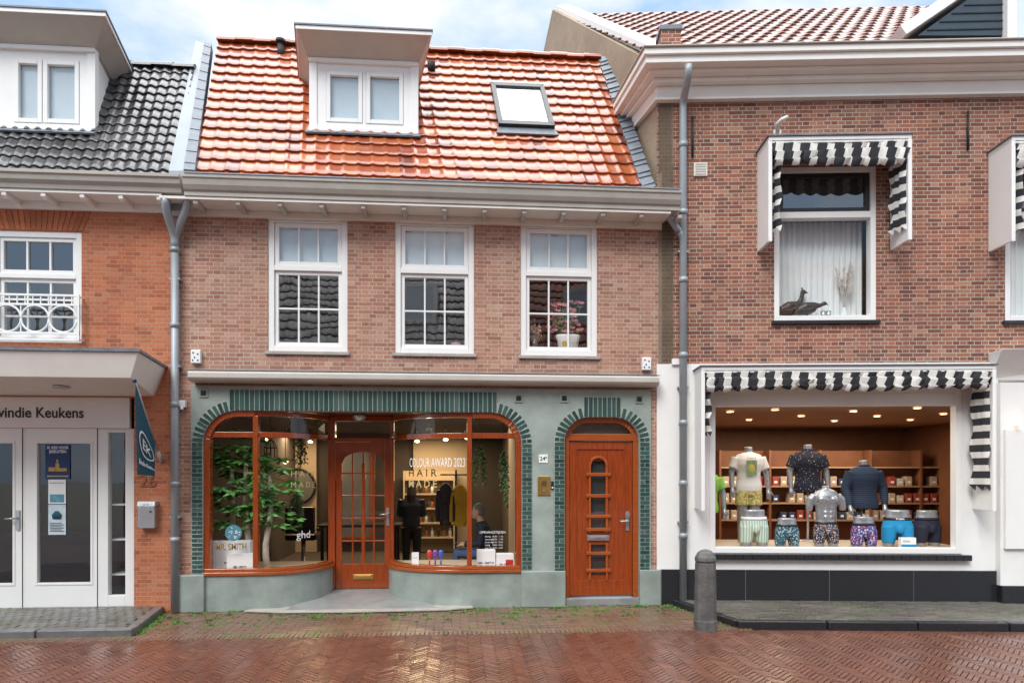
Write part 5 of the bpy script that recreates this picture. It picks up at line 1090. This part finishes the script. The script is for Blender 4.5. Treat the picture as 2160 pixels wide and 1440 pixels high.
MB().box(-.075,.075,-.150,-.146,z0+.24,z0+.46).build('shirt_print',mat('print_green',(.22,.33,.16),.8,var=.3,scale=14),t); g=MB().ell((0,-.151,z0+.34),.04,.003,.06,14,8); g.build('print_motif',mat('print_yellow',(.55,.42,.08),.8),t); text('shirt_text','PARADISE',.02,K['ink'],t,lambda a_,b_:(a_,-.151,z0+.48+b_))
dummy('headless mannequin in a dark dotted polo shirt, the tallest in the shop window',1704,937,1.15,Pm['dots'],None,'short',sc=1.08,collar=Pm['dots'])
dummy('headless mannequin in a navy knitted sweater right of the torso',1822,970,.95,Pm['sweat'],None,'long',larm=[(.25,0,.27),(.23,-.10,.03)],rarm=[(.26,0,.28),(.24,-.08,.04)],sc=1.08,collar=Pm['navy2'])
dummy('mannequin in a lime green shirt cut off by the left window frame',1488,985,.75,Pm['green'],None,'short',sc=1.0)
# birds and pampas on the sill
a,b,c,d=uw
def bird(label,u,off,s,up):
    t=thing('bird_figurine',label,'figurine',RF.w(RF.x(u,off),off,c+.061),RF.th); m=MB()
    m.tube([(-.21,0,.09),(-.13,0,.13),(-.02,0,.165),(.09,0,.19),(.14,0,.23)],[.015,.07,.105,.085,.05],14)
    if up: m.tube([(.11,0,.22),(.15,0,.30),(.165,0,.38)],[.055,.034,.03],10); m.ell((.178,0,.40),.042,.034,.036); m.tube([(.2,0,.40),(.25,0,.385)],[.018,.006],8); m.tube([(.17,0,.42),(.155,0,.47)],[.018,.008],8)
    else: m.tube([(.12,0,.21),(.20,0,.215),(.25,0,.24)],[.055,.034,.03],10); m.ell((.268,0,.245),.04,.032,.034); m.tube([(.29,0,.24),(.335,0,.22)],[.016,.006],8)
    for k in (-.03,.03): m.tube([(.0,k,.09),(.01,k,.0)],.011,6); m.tube([(-.02,k,.008),(.05,k,.008)],.009,6)
    m.v=[(x*s,y*s*.7,z*s) for x,y,z in m.v]; m.build('body',K['bronze'],t,remesh=.006,smooth=1)
    for k in (-1,1): MB().add([(-.14*s,.055*s*k,.13*s),(0,.078*s*k,.20*s),(.08*s,.066*s*k,.18*s),(0,.078*s*k,.13*s)],[(0,1,2,3)]).build('wing',K['bronze'],t)
bird('brown guinea fowl figurine with a raised neck, left on the upper window sill',1668,.225,.95,True)
bird('crouching brown guinea fowl figurine beside the taller one on the sill',1703,.17,.85,False)
cps=thing('glass_cups','small pair of glass tumblers on the sill beside the birds','glass',RF.w(RF.x(1741,.2),.2,c+.061),RF.th); MB().loft([(-.03,0,0,.028,.028),(-.03,0,.11,.034,.034)],14).build('tumbler',K['steel'],cps); MB().loft([(.04,0,0,.028,.028),(.04,0,.11,.034,.034)],14).build('tumbler',K['steel'],cps)
pv=thing('pampas_vase','small vase of pale pampas plumes against the curtain of the upper window','vase',RF.w(RF.x(1780,.22),.22,c+.061),RF.th); MB().loft([(0,0,0,.035,.035),(0,0,.08,.05,.045),(0,0,.14,.026,.026),(0,0,.16,.03,.03)],18).build('vase',K['curt'],pv); m=MB()
for i in range(7):
    tx_=rnd.uniform(-.12,.12); ty=rnd.uniform(-.05,.03); h_=rnd.uniform(.45,.85); m.tube([(0,0,.12),(tx_*.6,ty,h_*.7),(tx_,ty,h_)],.003,4)
    for k in range(50):
        t_=rnd.uniform(.62,1); p_=Vector((tx_*t_,ty,h_*t_)); g=rnd.uniform(0,6.28); leaf(m,p_,Vector((math.cos(g)*.6,math.sin(g)*.2,.8)),Vector((0,-1,.3)),.06,.005)
m.build('plumes',mat('pampas',(.80,.74,.70),.9,isl=.1),pv)
# right edge porch
xp=RF.x(2108,-.1); zt=RF.z(2125,738,-.25)
pc=MB().box(xp,RX1+1,-.12,.2,.12,zt-.4).build('side_shopfront',K['white2'],rt)
MB().hexa([(RF.x(2085,-.0),-.0,zt-.35),(RX1+1,-.35,zt-.42),(RX1+1,.1,zt-.42),(xp,.1,zt-.42),(RF.x(2085,-.05),-.32,zt),(RX1+1,-.45,zt+.05),(RX1+1,.1,zt+.05),(RF.x(2085),.05,zt)]).build('side_canopy',K['white2'],pc,.006)
MB().box(RF.x(2118,-.13),RX1+.9,-.16,-.12,.78,RF.z(2130,905,-.16)).build('side_panel',K['white'],pc,.006); MB().box(xp,RX1+1,-.16,.1,.0,.30).build('side_plinth',K['granite'],pc)
x,z=RF.at(2143,893,-.16); MB().loft([(x,-.2,z-.02,.035,.035),(x,-.2,z+.05,.04,.04)],14).build('down_lamp',K['lampw'],pc)
# right downpipe
px=RF.x(1441,-.08); dp=MB(); pt=RF.p(1452,158,-.42); pipe(dp,[pt+Vector((0,0,.12)),pt,(px,-.08,RF.z(1441,215,-.08)),(px,-.08,.02)],.05)
p0=RF.p(1398,438,-.25); pipe(dp,[p0+Vector((-.02,0,.15)),p0,RF.p(1425,478,-.1),(px,-.08,RF.z(1441,500,-.08)),(px,-.08,RF.z(1441,520,-.08))],.046)
for z in (.9,1.6,2.4,3.3,4.3,5.2,6.1): dp.tube([(px,-.08,z),(px,-.08,z+.07)],.06,12)
for z in (1.1,2.9,4.7): dp.box(px-.07,px+.07,-.1,0,z,z+.025)
dp.build('downpipe',K['pipe'],rt)
# ================================================================= STREET
def structure(o): o['kind']='structure'; return o
g=MB().add([(-150,-150,-.03),(150,-150,-.03),(150,150,-.03),(-150,150,-.03)],[(0,1,2,3)]); structure(g.build('ground',K['base']))
YST=-1.38
def yr(x): return -1.42+math.tan(RF.th)*(x-RF.ox)   # kerb line before the right house
def pave(mb,ins,x0,x1,y0,y1,z,bl,bw,her=False,ang=0,gap=.004,jit=.0015,til=.003):
    def brick(cx,cy,a):
        if not ins(cx,cy): return
        c,s=math.cos(a),math.sin(a); hl,hw=bl/2-gap/2,bw/2-gap/2; ch=.004; tx_,ty_=rnd.uniform(-til,til),rnd.uniform(-til,til); dz=rnd.uniform(-jit,jit); vs=[]
        for (l,w_,zz) in ((hl,hw,-.016),(hl-ch,hw-ch,0)):
            for sx,sy in ((-1,-1),(1,-1),(1,1),(-1,1)):
                lx,ly=sx*l,sy*w_; vs.append((cx+lx*c-ly*s,cy+lx*s+ly*c,z+zz+(dz+tx_*lx/hl*.5+ty_*ly/hw*.25 if zz==0 else 0)))
        mb.add(vs,[(4,5,6,7),(0,1,5,4),(1,2,6,5),(2,3,7,6),(3,0,4,7)])
    if her:
        n=4; w_=bw; c,s=math.cos(ang),math.sin(ang); Rr=int(max(x1-x0,y1-y0)/w_/1.2)+8; mx,my=(x0+x1)/2,(y0+y1)/2
        for i in range(-Rr,Rr):
            for j in range(-Rr//3,Rr//3):
                ox,oy=(i+j*n)*w_,(i-j*n)*w_
                for (hx,hy,a) in ((ox+n*w_/2,oy+w_/2,0),(ox+n*w_+w_/2,oy+(1-n/2)*w_,PI/2)):
                    X_,Y_=mx+hx*c-hy*s,my+hx*s+hy*c
                    if x0<X_<x1 and y0<Y_<y1: brick(X_,Y_,a+ang)
    else:
        r=0; y=y0+bw/2
        while y<y1:
            x=x0+(bl/2 if r%2 else 0)+rnd.uniform(-.01,.01)
            while x<x1: brick(x,y,ang); x+=bl
            y+=bw; r+=1
RSX=RF.w(RF.x(1412,0),0,0).x; LSX=WF.x(345,0)
def ys(x): return YST if x<RSX+.35 else yr(x)
mb=MB(); pave(mb,lambda x,y: y<ys(x)-.12,-8.2,9.5,-5.0,-1.2,0,.188,.047,True,PI/4,gap=.003); structure(mb.build('street',K['street']))
g=MB().add([(-60,-12.5,-.013),(60,-12.5,-.013),(60,-1.3,-.013),(-60,-1.3,-.013)],[(0,1,2,3)]); structure(g.build('road',wet_mat('wet_red_road',[(.085,.04,.029),(.115,.05,.036)],.3,.5,isl=False)))
lsk=lambda y:LSX+(WF.x(283,-1.3)-LSX)*(-y/1.3)
def rsk(y): return RSX+(.32)*(-y/1.4)
mb=MB(); pave(mb,lambda x,y: lsk(y)+.02<x<rsk(y)-.0 and y>YST+.07,-5,4,-1.4,.05,.0,.201,.052)
structure(mb.build('brick_strip',K['strip']))
mb=MB(); pave(mb,lambda x,y: True,-8.5,RSX+.5,YST-.13,YST+.0,.003,.052,.201); pave(mb,lambda x,y: True,-8.5,RSX+.5,YST+.0,YST+.06,.003,.201,.058)
structure(mb.build('gutter_row',K['strip']))
# raised pavements
mb=MB(); pave(mb,lambda x,y: x<lsk(y)-.1 and y>-1.22,-9,-3,-1.3,.1,.075,.105,.105); structure(mb.build('left_pavement',K['pave']))
g=MB(); g.poly([(-9,-1.22,-.02),(lsk(-1.2)-.1,-1.2,-.02),(lsk(.1)-.1,.1,-.02),(-9,.1,-.02)],(0,0,.083)); structure(g.build('left_pavement_bed',K['base']))
g=MB(); x=lsk(-1.25)
while x>-8: g.box(x-.98,x,-1.34,-1.225,-.02,.085); x-=1.0
for i in range(5): y0_=-1.22+i*.26; g.hexa([(lsk(y0_)-.1,y0_,-.02),(lsk(y0_),y0_,-.02),(lsk(y0_+.25),y0_+.25,-.02),(lsk(y0_+.25)-.1,y0_+.25,-.02),(lsk(y0_)-.1,y0_,.082),(lsk(y0_),y0_,.08),(lsk(y0_+.25),y0_+.25,.08),(lsk(y0_+.25)-.1,y0_+.25,.082)])
structure(g.build('left_kerb',K['kerb'],bev=.012))
mb=MB(); pave(mb,lambda x,y: x>rsk(y)+.11 and y>yr(x)+.13,2.6,10.5,-2.7,.1,.075,.201,.052,ang=RF.th); structure(mb.build('right_pavement',K['pave']))
X2=rsk(-1.42); g=MB().poly([(X2+.1,yr(X2)+.1,-.02),(11,yr(11)+.1,-.02),(11,.1,-.02),(rsk(.1)+.1,.1,-.02)],(0,0,.083)); structure(g.build('right_pavement_bed',K['base']))
g=MB(); x=X2+.02
while x<10.5:
    a,b=Vector((x,yr(x),0)),Vector((x+.98,yr(x+.98),0)); n_=Vector((-math.sin(RF.th),math.cos(RF.th),0))*.12
    g.hexa([k+Vector((0,0,-.02)) for k in (a,b,b+n_,a+n_)]+[k+Vector((0,0,.084)) for k in (a,b,b+n_,a+n_)]); x+=1.0
for i in range(6): y0_=-1.40+i*.25; g.hexa([(rsk(y0_),y0_,-.02),(rsk(y0_)+.1,y0_,-.02),(rsk(y0_+.24)+.1,y0_+.24,-.02),(rsk(y0_+.24),y0_+.24,-.02),(rsk(y0_),y0_,.08),(rsk(y0_)+.1,y0_,.082),(rsk(y0_+.24)+.1,y0_+.24,.082),(rsk(y0_+.24),y0_+.24,.08)])
structure(g.build('right_kerb',K['granite'],bev=.012))
# weeds in the joints
w=MB()
def tuft(x,y,s,n,z=0):
    for k in range(n):
        g=rnd.uniform(0,6.28); r_=rnd.uniform(0,s); leaf(w,Vector((x+r_*math.cos(g),y+r_*math.sin(g)*.6,z)),Vector((math.cos(g)*.7,math.sin(g)*.7,rnd.uniform(.4,1.3))),Vector((0,0,1)),rnd.uniform(.012,.035),.005)
for i in range(190):
    x=rnd.uniform(LSX,RSX); y=-abs(rnd.gauss(0,.45))
    if y<-1.35 or lsk(y)>x-.03 or x>rsk(y): continue
    tuft(x,y,.05,rnd.randrange(5,14))
for u,n in ((1210,45),(1350,60),(1180,25),(450,20),(1010,25),(420,25)): tuft(WF.x(u,-.1),-.1,.12,n)
for i in range(25): y=rnd.uniform(-1.25,-.05); tuft(lsk(y)+.03,y,.05,14)
for i in range(22): y=rnd.uniform(-1.35,-.05); tuft(rsk(y)-.03,y,.04,8)
o=w.build('weeds',K['moss']); o['kind']='stuff'; o['label']='small green weeds growing between the bricks along the house fronts'; o['category']='weeds'
# bollard
t_=1.75*F/327; x_=(1488-U0)/F; bw_=CAM+Vector((x_*CA+SA,-x_*SA+CA,0))*t_
bo=thing('bollard','weathered dark stone bollard with a rounded top at the kerb corner','bollard',(bw_.x,bw_.y,0),.1)
MB().loft([(0,0,-.02,.132,.132),(0,0,.10,.132,.132),(0,0,.12,.126,.126),(0,0,.76,.116,.116)],8,False,.39).build('shaft',K['conc'],bo,.008)
MB().loft([(0,0,.762,.108,.108),(0,0,.775,.122,.122),(0,0,.815,.118,.118),(0,0,.865,.092,.092),(0,0,.895,.055,.055),(0,0,.905,.02,.02)],8,False,.39).build('cap',K['conc'],bo,.01)
# ================================================================= ACROSS THE STREET (mirrored in the panes)
YO=-11.0
def opp(label,x0,x1,bk,tl):
    t=thing('opposite_house',label,'house',((x0+x1)/2,YO,0),PI); hw=(x1-x0)/2; hs=[]
    n=int(2*hw/2.2)
    for i in range(n):
        cx_=-hw+(i+.5)*2*hw/n; hs.append((cx_-.5,cx_+.5,3.5,5.0))
    m=MB(); wall(m,-hw,hw,0,5.3,hs+[(-hw+.5,hw-.5,.5,2.6)],0,.12); m.build('wall',bk,t)
    for a,b,c,d in hs:
        w_=MB().frame(a,b,c,d,.08,.02,.1).bars(a+.08,b-.08,c+.08,d-.08,2,2,.04,.03,.08).build('window',K['white'],t); MB().add([(a,.07,c),(b,.07,c),(b,.07,d),(a,.07,d)],[(0,1,2,3)]).build('pane',K['dark'],w_)
    s=MB().frame(-hw+.5,hw-.5,.5,2.6,.1,.02,.1).build('shop_window',K['white'],t); MB().box(-hw+.6,hw-.6,.1,.12,.6,2.5).build('shop_pane',K['dark'],s)
    MB().box(-hw,hw,-.35,.0,5.15,5.4).build('gutter',K['gut'],t)
    tiles('roof',t,tl,(-hw,-.15,5.42),int(2*hw/.24),.24,(0,1,1.4),2.1,11,.045,K_=6)
    MB().add([(-hw,-.1,5.4),(hw,-.1,5.4),(hw,1.95,8.34),(-hw,1.95,8.34)],[(0,1,2,3)]).add([(-hw,1.95,8.34),(hw,1.95,8.34),(hw,4.5,5),(-hw,4.5,5)],[(0,1,2,3)]).build('roof_boarding',tl,t)
    for i in range(max(1,int(hw/2))):
        cx_=-hw+(i+.5)*2*hw/max(1,int(hw/2)); d=MB().box(cx_-.5,cx_+.5,.5,1.7,6.2,7.4).build('dormer',K['gutl'],t); MB().frame(cx_-.5,cx_+.5,6.3,7.4,.1,.45,.5).build('dormer_frame',K['white'],d); MB().box(cx_-.4,cx_+.4,.46,.49,6.4,7.3).build('dormer_pane',K['blind'],d)
    return t
K['tileg']=mat('roof_tile_grey',(.20,.185,.18),.3,var=.2,isl=.4,coat=.4)
opp('house across the street whose dark roof mirrors in the upstairs panes',-9.5,1.6,K['bright'],K['tileg'])
opp('house across the street whose orange roof mirrors in the right upstairs pane',1.6,10.0,K['bmid'],K['tileo'])
# ================================================================= LIGHT, SKY, CAMERA
sd=Vector((-.35,-.62,.70)).normalized()
w=bpy.data.worlds.new("World"); SC.world=w; w.use_nodes=True; nt=w.node_tree; bg=nt.nodes['Background']; bg.inputs['Strength'].default_value=.1
sk=nd(nt,'ShaderNodeTexSky',sky_type='NISHITA'); sk.sun_disc=False; sk.sun_elevation=math.asin(sd.z); sk.sun_rotation=math.atan2(sd.x,sd.y)
tc=nd(nt,'ShaderNodeTexCoord').outputs['Generated']; mp=nd(nt,'ShaderNodeMapping',{'Vector':tc,'Scale':(1,1,2.4),'Location':(.35,.2,.1)}).outputs[0]
nz=nd(nt,'ShaderNodeTexNoise',{'Vector':mp,'Scale':3.0,'Detail':7.0,'Roughness':.55}).outputs['Fac']
fc=nd(nt,'ShaderNodeMapRange',{0:nz,1:.44,2:.62,3:.05,4:1.0}).outputs[0]
sz=nd(nt,'ShaderNodeSeparateXYZ',{0:tc}).outputs[2]; zf=nd(nt,'ShaderNodeMapRange',{0:sz,1:.62,2:.92}).outputs[0]
cl=nd(nt,'ShaderNodeMixRGB',{'Fac':zf,'Color1':(10.8,11.0,11.2,1),'Color2':(52,52.5,53.5,1)}).outputs[0]
skb=nd(nt,'ShaderNodeMixRGB',{'Fac':.8,'Color1':sk.outputs[0],'Color2':(5.4,8.2,11.8,1)}).outputs[0]
nt.links.new(nd(nt,'ShaderNodeMixRGB',{'Fac':nd(nt,'ShaderNodeMath',{0:fc,1:zf},operation='MAXIMUM').outputs[0],'Color1':skb,'Color2':cl}).outputs[0],bg.inputs['Color'])
sl_=bpy.data.lights.new('sun','SUN'); sl_.energy=2.25; sl_.angle=R(25); sl_.color=(1,.985,.955); so_=bpy.data.objects.new('sun',sl_); C.objects.link(so_); so_.rotation_euler=sd.to_track_quat('Z','Y').to_euler()
def area(name,loc,sx,sy,e,col):
    l=bpy.data.lights.new(name,'AREA'); l.shape='RECTANGLE'; l.size=sx; l.size_y=sy; l.energy=e; l.color=col; o=bpy.data.objects.new(name,l); C.objects.link(o); o.location=loc; return o
area('salon_light',MF.w(.6,2.9,2.56),3.0,2.2,52,(1,.80,.56))
area('salon_shelf_light',MF.w(MF.x(905,4.7),4.6,2.5),1.0,.4,40,(1,.74,.42))
area('salon_mirror_light',MF.w(MF.x(620,4.7),4.7,2.5),1.0,.4,34,(1,.72,.42))
area('shop_light',RF.w((gw_[0]+gw_[1])/2,.6,zci-.02),2.8,.8,28,(1,.88,.74))
area('shop_rear_light',RF.w((gw_[0]+gw_[1])/2+.6,3.4,zci-.02),4.0,.8,120,(1,.82,.62))
cam=bpy.data.cameras.new('camera'); cam.lens=24; cam.sensor_width=36; cam.shift_y=(V0-720)/2160; cam.clip_end=500; cam.clip_start=.05
co=bpy.data.objects.new('camera',cam); C.objects.link(co); co.location=CAM; co.rotation_euler=(R(90),0,-A); SC.camera=co
SC.view_settings.view_transform='Standard'; SC.view_settings.look='None'; SC.view_settings.exposure=0
bpy.context.view_layer.update()
